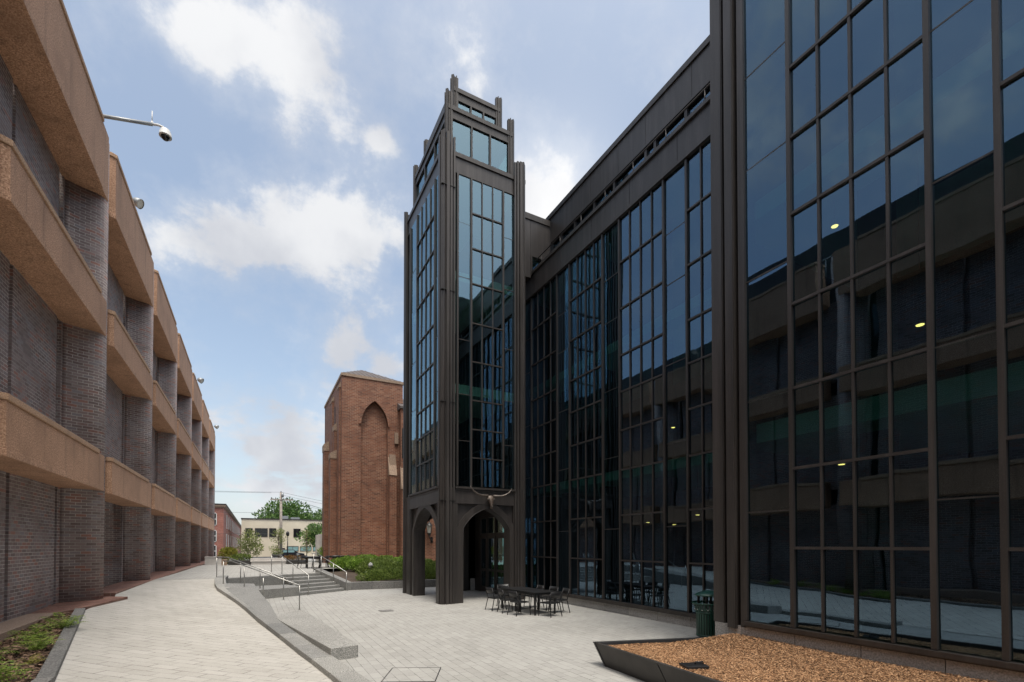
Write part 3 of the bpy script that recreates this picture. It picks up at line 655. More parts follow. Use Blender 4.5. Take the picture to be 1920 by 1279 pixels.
# arch walls
def archpts(c, half, spring, apex, n=12):
    """pointed arch: list of (s, z) from left spring over the apex to right spring"""
    h = apex - spring; ln = math.hypot(half, h); bu = .105*ln
    left = [(c-half + half*t - h/ln*bu*4*t*(1-t), spring + h*t + half/ln*bu*4*t*(1-t)) for t in [i/n for i in range(n+1)]]
    return left + [(2*c - s, z) for s, z in reversed(left[:-1])]
def archwall(axis, pl, s0, s1, c, half, spring, apex, ztop, d0, d1, name, mat='bronze_panel'):
    pts = archpts(c, half, spring, apex); mb = MB()
    def v(s, d, z): return Vector((pl+d, s, z)) if axis == 'x' else Vector((s, pl+d, z))
    inner = [(c-half, 0)] + pts + [(c+half, 0)]
    outer = []
    for s, z in inner:
        if z <= spring+1e-6: outer.append((s0 if s < c else s1, z))
        else:
            t = (z-spring)/(apex-spring); outer.append((lerp(s0, c, ((s-(c-half))/half)) if s <= c else lerp(s1, c, ((c+half)-s)/half), ztop))
    # corners at the top
    k = len(inner)
    for i in range(k-1):
        a, b, e, f = inner[i], inner[i+1], outer[i+1], outer[i]
        for d, flip in ((d0, 0), (d1, 1)):
            q = [v(a[0], d, a[1]), v(b[0], d, b[1]), v(e[0], d, e[1]), v(f[0], d, f[1])]
            n = len(mb.v); mb.v += q; mb.face([n, n+1, n+2, n+3] if flip else [n+3, n+2, n+1, n])
        mb.quad(v(a[0], d0, a[1]), v(b[0], d0, b[1]), v(b[0], d1, b[1]), v(a[0], d1, a[1]))
    # fill triangles at the upper corners
    for sp in (s0, s1):
        pass
    mb.quad(v(s0, d0, 0), v(s0, d1, 0), v(s0, d1, ztop), v(s0, d0, ztop)); mb.quad(v(s1, d0, 0), v(s1, d1, 0), v(s1, d1, ztop), v(s1, d0, ztop))
    mb.quad(v(s0, d0, ztop), v(s1, d0, ztop), v(s1, d1, ztop), v(s0, d1, ztop))
    mb.build(name, mat, TW)
    # raised ring of the arch
    mb = MB(); po = archpts(c, half+.24, spring, apex+.30); wd = .07
    for i in range(len(pts)-1):
        a, b, e, f = pts[i], pts[i+1], po[i+1], po[i]
        mb.quad(v(a[0], -wd, a[1]), v(b[0], -wd, b[1]), v(e[0], -wd, e[1]), v(f[0], -wd, f[1]))
        mb.quad(v(f[0], -wd, f[1]), v(e[0], -wd, e[1]), v(e[0], d0, e[1]), v(f[0], d0, f[1]))
        mb.quad(v(a[0], -wd, a[1]), v(b[0], -wd, b[1]), v(b[0], d0+.002, b[1]), v(a[0], d0+.002, a[1]))
        # bright bead on the arris
    for sgn in (-1, 1):
        sI = c + sgn*half; sO = c + sgn*(half+.24)
        q = sorted((sI, sO))
        if axis == 'x': mb.box(pl-wd, pl+d0, q[0], q[1], 0, spring)
        else: mb.box(q[0], q[1], pl-wd, pl+d0, 0, spring)
    mb.build('arch_ring', 'bronze_metal', TW)
    mb = MB(); mb.tube([v(s, -wd, z) for s, z in [(c-half, 1.2)]+pts+[(c+half, 1.2)]], .010, 5); mb.build('arch_bead', 'bronze_panel', TW)
    mb = MB()
    if axis == 'x': mb.box(pl-wd-.012, pl+d0-.002, s0, s1, 3.60, ztop-.17)
    else: mb.box(s0, s1, pl-wd-.012, pl+d0-.002, 3.60, ztop-.17)
    mb.build('lintel', 'bronze_panel', TW)
    mb = MB()
    for z, o in ((ztop-.168, .10), (ztop-.085, .15)):
        if axis == 'x': mb.box(pl-o, pl+d0, s0, s1, z, z+.075)
        else: mb.box(s0, s1, pl-o, pl+d0, z, z+.075)
    mb.build('lintel_moulding', 'bronze_metal', TW)
    for sgn, e in ((-1, s0), (1, s1)):
        mb = MB(); q = sorted((e, e - sgn*.10))
        if axis == 'x': mb.box(pl-wd-.006, pl+d0-.004, q[0], q[1], 0, 3.597)
        else: mb.box(q[0], q[1], pl-wd-.006, pl+d0-.004, 0, 3.597)
        mb.build('spandrel_frame', 'bronze_metal', TW)
archwall('y', y0+.06, 6.32, 8.80, 7.60, .95, 2.70, 3.46, 4.22, .04, .42, 'arch_wall')
archwall('x', x0+.06, 16.35, 19.95, 17.98, 1.38, 2.70, 3.56, 4.22, .04, .42, 'arch_wall')
archwall('y', y1-.42, 6.12, 8.55, 7.35, .98, 2.70, 3.46, 4.22, .04, .36, 'arch_wall')
mb = MB(); mb.box(8.555, 9.3, y1-.40, y1-.06, 0, 4.2); mb.build('rear_wall', 'bronze_panel', TW)
mb = MB(); mb.box(x0+.1, x1-.05, y0+.1, y1-.08, 4.05, 4.20); mb.build('arch_soffit', 'bronze_panel', TW)
for z in (7.7, 11.9, 15.75):
    mb = MB(); mb.box(x0+.35, x1-.25, y0+.35, y1-.25, z, z+.35); mb.build('floor_slab', 'interior_ceiling', TW)
mb = MB(); mb.box(x1-.9, x1-.2, y1-1.6, y1-.2, 4.2, 15.7); mb.build('tower_core', 'interior_dark', TW)
# entrance inside the arches
mb = MB(); XD = 9.05
mb.box(XD, XD+.25, 20.05, 20.9, 0, 4.05); mb.box(XD, XD+.25, 16.45, 17.45, 0, 4.05); mb.box(XD, XD+.25, 17.45, 20.05, 3.3, 4.05); mb.box(XD+.2, XM+.3, 21.0, 21.3, 0, 12.9); mb.build('entrance_wall', 'bronze_panel', TW)
for a, b in ((17.55,18.35),(18.45,19.2),(19.3,19.95)):
    mb = MB(); pane(mb, XD+.08, a, b, 2.62, 3.28); mb.build('transom_light', 'tinted_glass', TW)
    d = MB(); d.box(XD, XD+.06, a, a+.09, .03, 2.5); d.box(XD, XD+.06, b-.09, b, .03, 2.5); d.box(XD, XD+.06, a+.09, b-.09, .03, .26); d.box(XD, XD+.06, a+.09, b-.09, 2.38, 2.5); d.box(XD, XD+.06, a+.09, b-.09, .95, 1.05)
    dd = d.build('entrance_door', 'bronze_metal', TW)
    mb = MB(); pane(mb, XD+.035, a+.09, b-.09, .26, .95); pane(mb, XD+.035, a+.09, b-.09, 1.05, 2.38); mb.build('door_glass', 'tinted_glass', dd)
    mb = MB(); mb.tube([(XD-.08,a+.14,.7),(XD-.08,a+.14,1.3)], .014, 6); mb.tube([(XD,a+.14,.75),(XD-.08,a+.14,.75)], .01, 5); mb.tube([(XD,a+.14,1.25),(XD-.08,a+.14,1.25)], .01, 5); mb.build('door_handle', 'black_metal', dd)
mb = MB(); mb.box(XD-.02, XD+.1, 17.45, 20.05, 2.5, 2.62)
for a in (17.5, 18.4, 19.25, 20.0): mb.box(XD-.02, XD+.1, a-.05, a+.05, 0, 3.3)
mb.build('door_frame', 'bronze_metal', TW)
mb = MB(); mb.box(XD-.25, XD-.02, 20.5, 20.95, 0, .55); mb.build('plinth_block', 'base_stone', TW)

# longhorn skull over the front arch
SK = thing('longhorn_skull', 'bronze longhorn skull with wide curved horns hung above the front arch', 'skull', (7.66, 15.9, 3.4))
mb = MB()
sec = [(4.03,.06,.05,-.02),(4.00,.15,.09,-.03),(3.90,.175,.12,-.07),(3.80,.15,.12,-.10),(3.70,.105,.10,-.13),(3.60,.075,.08,-.16),(3.50,.062,.065,-.18),(3.42,.075,.055,-.19),(3.37,.055,.04,-.19)]
nn = 14
for (z, rx, ry, dy) in sec:
    for i in range(nn):
        a = 2*math.pi*i/nn; mb.v.append(Vector((7.66+rx*math.cos(a), 16.02+dy+ry*math.sin(a), z)))
for j in range(len(sec)-1):
    for i in range(nn):
        k = (i+1) % nn; mb.face((j*nn+i, (j+1)*nn+i, (j+1)*nn+k, j*nn+k), None, True)
mb.face(list(range(nn))); mb.face([(len(sec)-1)*nn+i for i in reversed(range(nn))])
for s in (-1, 1):
    mb.ell((7.66+s*.155, 15.90, 3.83), (.045,.05,.05)); mb.ell((7.66+s*.19, 15.97, 3.95), (.07,.035,.028))
mb.build('skull', 'skull_bronze', SK)
mb = MB()
for s in (-1, 1):
    mb.ell((7.66+s*.135, 15.855, 3.82), (.035,.03,.04)); mb.ell((7.66+s*.03, 15.775, 3.47), (.015,.02,.05))
mb.build('eye_socket', 'dark_void', SK)
for s in (-1, 1):
    mb = MB(); mb.tube([(7.66+s*.12,15.98,4.0),(7.66+s*.30,15.95,4.0),(7.66+s*.50,15.90,4.0),(7.66+s*.70,15.86,4.06),(7.66+s*.88,15.84,4.17),(7.66+s*1.0,15.84,4.30),(7.66+s*1.06,15.86,4.42)], [.065,.062,.052,.042,.032,.022,.006], 10)
    mb.build('horn', 'horn_bronze', SK)
SK.location = Vector((7.66,15.93,3.44)); SK.scale = (.80,.80,.78)

def archpts(c, half, spring, apex, n=12):
    h = apex - spring; r = (half*half + h*h)/(2*half); am = math.asin(min(1, h/r))
    left = [(c-half + r - r*math.cos(a), spring + r*math.sin(a)) for a in [am*i/n for i in range(n+1)]]
    return left + [(2*c - s, z) for s, z in reversed(left[:-1])]
# ------------------------------------------------------------------ brick chapel
CH = thing('chapel', 'tall red brick chapel with stepped buttresses, blind pointed arch and low metal roof', 'chapel', (7, 38, .7))
yc0 = 34.0; xl = 5.12
mb = MB(); c, half, sp, ap = 7.31, .92, 10.45, 12.15
pts = [(c-half, .4)] + archpts(c, half, sp, ap) + [(c+half, .4)]
xe0, xe1, zt = xl, 9.3, 13.62
out = []
for s, z in pts:
    if z <= .41: out.append((xe0 if s < c else xe1, .4))
    elif abs(z-sp) < 1e-6: out.append((xe0 if s < c else xe1, sp))
    else: out.append((lerp(xe0, c, (s-(c-half))/half) if s <= c else lerp(xe1, c, ((c+half)-s)/half), zt))
def wv(s, z, y=yc0): return Vector((s, y, z))
for i in range(len(pts)-1):
    a, b, e, f = pts[i], pts[i+1], out[i+1], out[i]
    mb.quad(wv(*f), wv(*e), wv(*b), wv(*a)); mb.quad(wv(*a), wv(*b), wv(*b, yc0+.28), wv(*a, yc0+.28))
mb.box(xl+.3, 9.2, yc0+.28, yc0+.5, .4, zt)            # face of the blind arch
mb.box(xl, xl+.3, yc0+.003, 43, .4, zt); mb.box(9.0, 9.3, yc0+.003, 43, .4, zt); mb.box(xl, 9.3, 42.7, 43.0, .4, zt)
mb.build('wall', 'red_brick', CH)
mb = MB(); pin = archpts(c, half, sp, ap); po = archpts(c, half+.14, sp-.02, ap+.19)
for i in range(len(pin)-1):
    a, b, e, f = pin[i], pin[i+1], po[i+1], po[i]
    mb.quad(wv(*f, yc0-.10), wv(*e, yc0-.10), wv(*b, yc0-.10), wv(*a, yc0-.10)); mb.quad(wv(*f, yc0-.10), wv(*e, yc0-.10), wv(*e, yc0+.01), wv(*f, yc0+.01)); mb.quad(wv(*a, yc0-.10), wv(*b, yc0-.10), wv(*b, yc0+.28), wv(*a, yc0+.28))
mb.build('hood_mould', 'red_brick', CH)
mb = MB(); mb.box(xl-.06, 9.36, yc0-.06, yc0+.2, 13.62, 13.80); mb.box(xl-.06, xl+.2, yc0+.2, 43.05, 13.62, 13.80); mb.build('eaves_band', 'limestone', CH)
mb = MB(); ax_ = (7.3, 38.5, 15.8); cr = [(xl-.02,yc0-.02,13.80),(9.32,yc0-.02,13.80),(9.32,43.02,13.80),(xl-.02,43.02,13.80)]
for i in range(4):
    n = len(mb.v); mb.v += [Vector(cr[i]), Vector(cr[(i+1)%4]), Vector(ax_)]; mb.face((n, n+1, n+2))
rf = mb.build('roof', 'roof_metal', CH)
mb = MB()
for i in range(12):
    p0 = Vector(cr[0]).lerp(Vector(cr[1]), (i+.5)/12); t_ = 1-abs((i+.5)/12-.5)*2
    p1 = p0 + (Vector(ax_) - (Vector(cr[0])+Vector(cr[1]))/2)*t_
    mb.tube([p0, p1], .03, 4)
mb.build('roof_seam', 'roof_metal', rf)
def buttress(xa, xb, ya, yb, steps, cap=.9):
    """stepped buttress; steps: (z top, shrink on -x)"""
    mb = MB(); z = .4; caps = MB()
    for zt_, sx, sy in steps:
        mb.box(xa+sx, xb, ya+sy, yb-sy*.4, z, zt_-cap*.5)
        q = [(xa+sx-.03, ya+sy-.03), (xb, ya+sy-.03), (xb, yb-sy*.4+.02), (xa+sx-.03, yb-sy*.4+.02)]
        caps.prism(q, zt_-cap*.55, [zt_-.35, zt_, zt_, zt_-.35]); z = zt_-cap*.55
    o = mb.build('buttress', 'red_brick', CH); caps.build('buttress_cap', 'limestone', o)
buttress(xl-.12, xl+.05, 34.4, 35.3, [(13.4,0,0)])
buttress(xl-.62, xl+.05, 35.6, 36.4, [(8.9,.12,0),(10.9,.36,.1)], 1.3)
buttress(xl-.12, xl+.05, 37.7, 38.9, [(13.3,0,0)])
buttress(xl-.36, xl+.05, 40.2, 41.3, [(10.4,0,0)], 1.6)
mb = MB(); mb.prism([(8.28,33.6),(8.78,33.6),(8.78,34.02),(8.28,34.02)], .4, 7.0); bt = mb.build('buttress', 'red_brick', CH)
mb = MB(); mb.prism([(8.26,33.55),(8.80,33.55),(8.80,34.02),(8.26,34.02)], 7.0, [7.0,7.0,8.4,8.4]); mb.prism([(8.32,33.8),(8.74,33.8),(8.74,34.02),(8.32,34.02)], 7.0, 8.5); mb.build('buttress_cap', 'limestone', bt)
mb = MB(); mb.box(8.7, 8.95, 33.85, 34.02, 9.3, 10.1); mb.build('corbel', 'limestone', CH)
for ys_ in (36.9,):
    mb = MB(); mb.box(xl-.02, xl+.05, ys_, ys_+.3, 9.9, 12.2); mb.build('slit_window', 'dark_void', CH)
# lower nave seen to the right and through the tower arch
mb = MB(); mb.box(9.0, 17, 33.3, 33.7, .4, 11.7); mb.box(10.45, 11.6, 32.3, 33.3, .4, 8.5); mb.build('nave_wall', 'red_brick', CH)
mb = MB(); mb.prism([(8.9,33.2),(17,33.2),(17,36),(8.9,36)], 11.7, [11.85,11.85,13.2,13.2]); mb.build('nave_roof', 'roof_metal', CH)
mb = MB(); mb.box(9.06, 9.2, 33.27, 33.31, 8.2, 10.3); mb.build('slit_window', 'dark_void', CH)
mb = MB(); mb.box(8.98, 9.4, 33.0, 33.32, .4, 6.0); b2 = mb.build('buttress', 'red_brick', CH)
mb = MB(); mb.prism([(8.95,32.95),(9.43,32.95),(9.43,33.32),(8.95,33.32)], 6.0, [6.0,6.0,7.6,7.6]); mb.build('buttress_cap', 'limestone', b2)
mb = MB(); mb.prism([(xl-.75,41.5),(xl+.02,41.5),(xl+.02,42.3),(xl-.75,42.3)], .4, [2.9,3.1,3.1,2.9]); mb.build('stone_plinth', 'bench_concrete', CH)
# lantern
LT = thing('wall_lantern', 'black glazed lantern on a scrolled bracket against the chapel wall, seen through the arch', 'lantern', (10.6, 32.0, 2.7))
lx, ly, lz = 10.62, 31.95, 2.95
mb = MB(); mb.tube([(10.9,32.3,2.45),(10.9,32.05,2.40),(10.75,31.95,2.50),(lx,ly,2.62),(lx,ly,lz-.25)], .035, 6); mb.box(10.82,10.98,32.26,32.31,2.25,2.65); mb.build('bracket', 'black_metal', LT)
mb = MB(); mb.lathe([(.0,-.28),(.05,-.24),(.13,-.06),(.14,-.02),(.0,-.02)], (lx,ly,lz), 6); mb.lathe([(.25,.50),(.24,.52),(.12,.66),(.05,.70),(.03,.80),(.05,.84),(.0,.90)], (lx,ly,lz), 6)
for i in range(6):
    a = 2*math.pi*i/6; mb.tube([(lx+.13*math.cos(a),ly+.13*math.sin(a),lz-.04),(lx+.20*math.cos(a),ly+.20*math.sin(a),lz+.52)], .012, 5)
mb.build('cage', 'black_metal', LT)
mb = MB(); mb.lathe([(.115,-.02),(.185,.50)], (lx,ly,lz), 6); mb.build('lantern_glass', 'frosted_glass', LT)

# ------------------------------------------------------------------ kerb, steps, planters
def kerbpt(y): return interp(y, XR)
KB = MB(); ys = [6.0,6.9,7.9,9.1,10.3,11.6,12.9,14.2,15.4,16.7,18.04,19.45,20.6,21.88,22.85]
def kw(y): return .36
joint = MB()
for a, b in zip(ys, ys[1:]):
    g = .009
    KB.prism([(kerbpt(a),a+g),(kerbpt(a)+kw(a),a+g+.05),(kerbpt(b)+kw(b),b-g+.05),(kerbpt(b),b-g)], -.1, [kz(a),kz(a),kz(b),kz(b)])
KB.build('granite_kerb', 'granite', None, bevel=.012, label='long grey granite kerb curving along the right edge of the sloping path', category='kerb')
ST_ = thing('stone_steps', 'grey granite steps and seat ledges climbing to the upper plaza', 'steps', (1.5, 22, 0))
steps = [(1.66,21.75,3.62,23.05),(1.58,22.15,3.50,23.40),(1.50,22.6,3.36,23.78),(1.32,23.15,3.18,24.2),(1.24,23.72,3.02,24.62),(1.15,24.42,2.84,25.03)]
for i, (a, b, c_, d) in enumerate(steps):
    h = .74*(i+1)/6
    mb = MB(); z1_ = h - (.004 if i == 5 else 0)
    mb.prism([(a,b),(c_,d),(c_-.05,d+.75),(a-.05,b+.75)], h-.122, z1_); 
    mb.prism([(a+.02,b+.05),(c_-.02,d+.05),(c_-.05,d+.7),(a-.02,b+.7)], -.1, h-.123); mb.build('step', 'granite', ST_, bevel=.008)
mb = MB(); mb.prism([(-.55,20.75),(.22,20.95),(1.66,21.72),(1.48,22.65),(1.22,23.2),(-.6,22.9)], -.1, .37); mb.build('seat_ledge', 'granite', ST_, bevel=.01)
mb = MB(); mb.prism([(-1.0,22.7),(-.43,23.2),(1.15,24.2),(1.13,24.6),(-.43,23.75),(-1.2,23.1)], -.1, .738); mb.build('seat_ledge', 'granite', ST_, bevel=.01)
mb = MB(); zz2 = lambda y: kz(y)-.003
sl_ = [(-.95,20.4),(-.98,19.6),(-.18,15.7),(.30,13.7),(.54,13.65),(.40,15.9),(.17,18.0),(-.02,20.1)]
mb.prism(list(reversed(sl_)) if False else sl_, -.1, [zz2(y) for _, y in sl_]); mb.build('sloped_ledge', 'granite', ST_, bevel=.01)
mb = MB()
ln = [(.52,13.9,1.19,15.3)]
bl = [(1.22,9.2),(1.72,9.3),(1.50,12.0),(1.27,14.9),(1.0,14.9),(.40,14.3),(.56,13.2)]
mb.prism(bl, -.1, .235); mb.build('bench_block', 'granite', ST_, bevel=.01)
mb = MB(); mb.prism([(3.74,23.12),(4.02,23.28),(2.93,25.55),(2.62,25.42)], -.1, [.36,.36,.92,.92]); mb.build('cheek_wall', 'granite', ST_, bevel=.01)
# handrails
def rail(name, pts, posts, label, r=.019):
    t = thing(name, label, 'handrail', (posts[0][0], posts[0][1], posts[0][2]), 'stainless handrails at the steps')
    mb = MB(); mb.tube(pts, r, 8); mb.build('rail', 'stainless', t)
    for x, y, z, zt_ in posts:
        mb = MB(); mb.tube([(x,y,z),(x,y,zt_)], .018, 8); mb.lathe([(.0,.012),(.05,.012),(.052,0)], (x,y,z), 10); mb.build('post', 'stainless', t)
hr = .86
rail('handrail', [(-1.38,23.2,.86+.74),(-1.0,22.9,.86+.74),(.98,20.3,.86)], [(-1.38,23.2,.74,1.60),(-.5,22.25,.42,1.39),(.19,21.35,.37,1.15),(.98,20.3,0,.86)], 'stainless handrail running down behind its twin on the left of the steps')
rail('handrail', [(-1.0,20.3,1.52),(-.75,20.1,1.52),(1.28,16.9,.80)], [(-1.0,20.3,.66,1.52),(-.32,19.4,.57,1.29),(.25,17.6,.40,1.02),(1.28,16.9,0,.80)], 'stainless handrail nearest the path at the foot of the granite kerb')
rail('handrail', [(.70,25.4,1.63),(1.05,25.1,1.63),(1.98,21.65,.84)], [(.70,25.4,.74,1.63),(1.12,24.75,.74,1.55),(1.5,23.4,.49,1.24),(1.98,21.65,0,.84)], 'stainless handrail down the middle of the granite steps')
rail('handrail', [(2.55,26.2,1.66),(2.75,25.5,1.66),(3.70,22.95,.86)], [(2.6,25.9,.74,1.66),(2.86,25.1,.74,1.53),(3.28,24.0,.37,1.20),(3.70,22.95,0,.86)], 'stainless handrail beside the sloping wall and green shrubs')

# shrub bed in front of the chapel
BD = thing('shrub_planter', 'low grey granite planter wall holding the shrubs below the chapel', 'planter', (7, 23, 0))
mb = MB()
xs = [3.95 + i*1.0 for i in range(9)]
for i in range(8):
    a, b = xs[i], xs[i+1]; ya, yb = 23.25-.055*(a-3.95), 23.25-.055*(b-3.95)
    mb.prism([(a+.004,ya),(b-.004,yb),(b-.004,yb+.3),(a+.004,ya+.3)], -.1, .36)
mb.build('planter_wall', 'dark_granite', BD, bevel=.01)
def bedh(x, y): return .30 + .055*max(0, y-23.3) + .12*math.sin(x*1.3)*math.sin(y*.9)
mb = MB(); nx, ny = 40, 30
for j in range(ny+1):
    for i in range(nx+1):
        x = lerp(3.0, 12.0, i/nx); y = lerp(23.3, 31.5, j/ny); x = max(x, lerp(3.95, 2.95, min(1, (y-23.3)/2.3)))
        mb.v.append(Vector((x, y, bedh(x, y))))
for j in range(ny):
    for i in range(nx): a = j*(nx+1)+i; mb.face((a, a+1, a+nx+2, a+nx+1), None, True)
mb.build('bed_soil', 'dark_soil', **ST)
def leafcloud(mb, c, r, n, size, up=.5, shell=.55, elong=2.0):
    c = Vector(c)
    for _ in range(n):
        d = Vector((random.gauss(0,1), random.gauss(0,1), random.gauss(0,1)))
        if d.length < 1e-3: continue
        d.normalize(); k = shell + (1-shell)*random.random()**.5
        p = c + Vector((d.x*r[0], d.y*r[1], d.z*r[2]))*k
        ax = (d + Vector((random.uniform(-1,1), random.uniform(-1,1), random.uniform(-1,1)+up))).normalized()
        s = ax.cross(Vector((random.uniform(-1,1), random.uniform(-1,1), random.uniform(-1,1)))).normalized()
        l = size*random.uniform(.6, 1.4); wd_ = l/elong*.5
        a = p; b = p + ax*l*.5 + s*wd_; e = p + ax*l; f = p + ax*l*.5 - s*wd_
        mb.quad(a, b, e, f)
def shrub(name, loc, r, n, size, mat, label, cat='shrub', group=None, stems=5, **kw_):
    x, y, z = loc; t = thing(name, label, cat, loc, group)
    mb = MB()
    for i in range(stems):
        a = random.uniform(0, 6.28); mb.tube([(x,y,z),(x+.3*r[0]*math.cos(a),y+.3*r[1]*math.sin(a),z+r[2]*.8),(x+.6*r[0]*math.cos(a),y+.6*r[1]*math.sin(a),z+r[2]*1.4)], [.02,.014,.006], 5)
    mb.build('stems', 'bark', t)
    mb = MB(); leafcloud(mb, (x,y,z+r[2]*.95), r, n//2, size, **kw_)
    for _ in range(7):
        a = random.uniform(0,6.28); q = random.uniform(.3,.8)
        leafcloud(mb, (x+r[0]*q*math.cos(a), y+r[1]*q*math.sin(a), z+r[2]*random.uniform(.7,1.55)), tuple(v*.42 for v in r), n//14, size, **kw_)
    mb.build('foliage', mat, t); return t
# low spreading juniper: one mass of mounds
mb = MB()
for i in range(58):
    y = random.uniform(23.75, 29.0); x = random.uniform(4.75+(y-23.6)*.16, 8.8)
    h = .24 + .26*min(1, (y-23.6)/1.6) * min(1, (x-4.3)/1.5) + random.uniform(-.06,.08)
    leafcloud(mb, (x, y, bedh(x,y)+h*.4), (.62,.55,h), 900, .10, up=.9, shell=.75, elong=3.2)
for i in range(20):
    x = random.uniform(7.6, 11.5); y = random.uniform(23.55, 25.5); leafcloud(mb, (x,y,bedh(x,y)+.12), (.5,.45,.36), 600, .10, up=.9, shell=.7, elong=3.2)
mb.build('ground_juniper', 'juniper_leaf', None, kind='stuff', label='spreading mass of low green juniper filling the granite planter', category='ground cover')
mb = MB()
for i in range(26):
    y = random.uniform(27.5, 31.0); x = random.uniform(4.4, 9.0); leafcloud(mb, (x,y,bedh(x,y)+.36), (.5,.45,.30), 600, .12, up=.8, shell=.7, elong=2.2)
mb.build('hedge_mass', 'bright_leaf', None, kind='stuff', label='brighter green hedge growing close under the chapel wall', category='hedge')
for (x, y, z, s, lab) in ((5.0,24.6,.62,.13,'low flat grey boulder among the green shrubs'),(5.45,26.2,1.0,.15,'upright grey boulder poking out of the green shrubs')):
    mb = MB(); mb.ell((x,y,z), (s*(1.7 if z < 1 else .8),s,s), 10, 7)
    mb.v = [v + Vector((random.uniform(-.05,.05),random.uniform(-.05,.05),random.uniform(-.05,.05))) for v in mb.v]
    mb.build('boulder', 'stone_boulder', None, label=lab, category='boulder')

def chips(name, mat, poly_fn, n, size, label):
    mb = MB()
    for _ in range(n):
        x, y, z = poly_fn(); a = random.uniform(0, 6.28); l = size*random.uniform(.5, 1.5); wd_ = l*random.uniform(.15, .5)
        t = Vector((math.cos(a), math.sin(a), random.uniform(-.4, .4))).normalized(); s = t.cross(Vector((random.uniform(-.4,.4), random.uniform(-.4,.4), 1))).normalized()
        p = Vector((x, y, z + random.uniform(0, .02))); mb.quad(p-t*l-s*wd_, p+t*l-s*wd_, p+t*l*.9+s*wd_, p-t*l*.9+s*wd_)
    return mb.build(name, mat, None, kind='stuff', label=label, category='mulch')
# left planter
kx = lambda y: interp(y, XL)
mb = MB(); ys = [-1,1,3,5,6.5,8.4,10,11.6,13.2,14.62]
for a, b in zip(ys, ys[1:]):
    mb.prism([(kx(a)-.19,a),(kx(a),a),(kx(b),b),(kx(b)-.19,b)], -.1, [interp(a,ZL)+.07,interp(a,ZL)+.07,interp(b,ZL)+.07,interp(b,ZL)+.07])
mb.build('planter_kerb', 'dark_granite', None, bevel=.01, label='low dark grey kerb edging the fern bed beside the left building', category='kerb')
def lmz(x, y): return interp(y, ZL) + .0 + .04*math.sin(3*x+y)
mb = MB(); n_ = 24
for j in range(n_+1):
    for i in range(9):
        y = lerp(-1, 14.5, j/n_); x = lerp(-3.86, kx(y)-.17, i/8); mb.v.append(Vector((x, y, lmz(x, y)-.02)))
for j in range(n_):
    for i in range(8): a = j*9+i; mb.face((a,a+1,a+10,a+9), None, True)
mb.build('planter_soil', 'dark_soil', **ST)
def lp():
    y = random.uniform(5, 14.4)**1.0; x = random.uniform(-3.84, kx(y)-.2); return x, y, lmz(x, y)
chips('fern_bed_mulch', 'old_mulch_chip', lp, 9000, .035, 'brown bark mulch in the fern bed beside the left building')
def fern(x, y, s, n, label, mat='fern_leaf'):
    z = lmz(x, y); t = thing('fern', label, 'fern', (x, y, z), 'ferns in the left bed'); mb = MB()
    for i in range(n):
        a = random.uniform(0, 6.28); l = s*random.uniform(.6, 1.15); rise = random.uniform(.7, 1.9)
        pts = []; m_ = 11
        ox, oy = random.gauss(0,.18)*s, random.gauss(0,.18)*s
        for k in range(m_+1):
            u = k/m_; pts.append(Vector((x+ox+math.cos(a)*l*u, y+oy+math.sin(a)*l*u, z+l*rise*(u*1.25-u*u*.95))))
        side = Vector((-math.sin(a), math.cos(a), 0))
        for k in range(1, m_):
            wl = .30*l*math.sin(math.pi*(k/m_)**.7)*.8; p = pts[k]; tdir = (pts[k+1]-pts[k]).normalized()
            for sg in (-1, 1):
                tip = p + side*sg*wl + tdir*wl*.5 - Vector((0,0,.15*wl)); mid = p + side*sg*wl*.5 + tdir*wl*.05; q2 = mid + tdir*l*.045
                mb.quad(p, mid, tip, q2)
    mb.build('fronds', mat, t)
    mb = MB(); mb.lathe([(.05*s,0),(.03*s,.06*s),(.0,.08*s)], (x,y,z-.01), 8); mb.build('crown_base', 'bark', t)
fern(-3.22, 12.2, .36, 42, 'bright fern farthest up the left bed, against the dark kerb')
fern(-3.42, 11.3, .32, 36, 'small fern second farthest up the left bed, near the brick wall')
fern(-3.05, 10.3, .34, 40, 'fern in the middle of the left bed, touching the dark kerb')
fern(-3.52, 10.0, .30, 34, 'sparse fern in the middle of the left bed, on the wall side')
fern(-2.80, 9.35, .20, 16, 'tiny yellowish fern by the dark kerb in the left bed', 'yellow_leaf')
fern(-3.35, 8.9, .44, 48, 'large fern in the lower corner of the left bed, close to the photo edge')
fern(-2.95, 8.45, .42, 46, 'large fern in the lower corner of the left bed, beside the kerb')
fern(-3.5, 9.5, .32, 30, 'dark fern between the large corner fern and the brick wall')
# right planter with slanted steel front
RP = thing('steel_planter', 'dark steel planter with a slanted front filled with wood mulch', 'planter', (6, 4, 0))
mb = MB(); ct, cbm = Vector((5.25,6.80,.40)), Vector((5.36,6.62,0)); e1t, e1b = Vector((4.62,-3.0,.40)), Vector((4.75,-3.0,0)); th = .07
def wallseg(p, q, pb, qb, inn):
    i = Vector(inn)*th; n = len(mb.v); mb.v += [pb, qb, q, p, pb+i, qb+i, q+i, p+i]
    for f in ((0,1,2,3),(7,6,5,4),(3,2,6,7),(0,4,5,1),(0,3,7,4),(1,5,6,2)): mb.face([n+k_ for k_ in f])
segs = 6
for i in range(segs):
    a, b = i/segs, (i+1)/segs
    wallseg(ct.lerp(e1t, b-.001), ct.lerp(e1t, a+.001), cbm.lerp(e1b, b-.001), cbm.lerp(e1b, a+.001), (1,0,0))
mb.build('front_panel', 'planter_steel', RP, bevel=.006)
mb = MB(); et, eb = Vector((7.80,6.04,.40)), Vector((7.80,5.98,0))
wallseg(ct, et, cbm, eb, (-.25,-.95,0)); mb.build('rear_panel', 'black_metal', RP, bevel=.006)
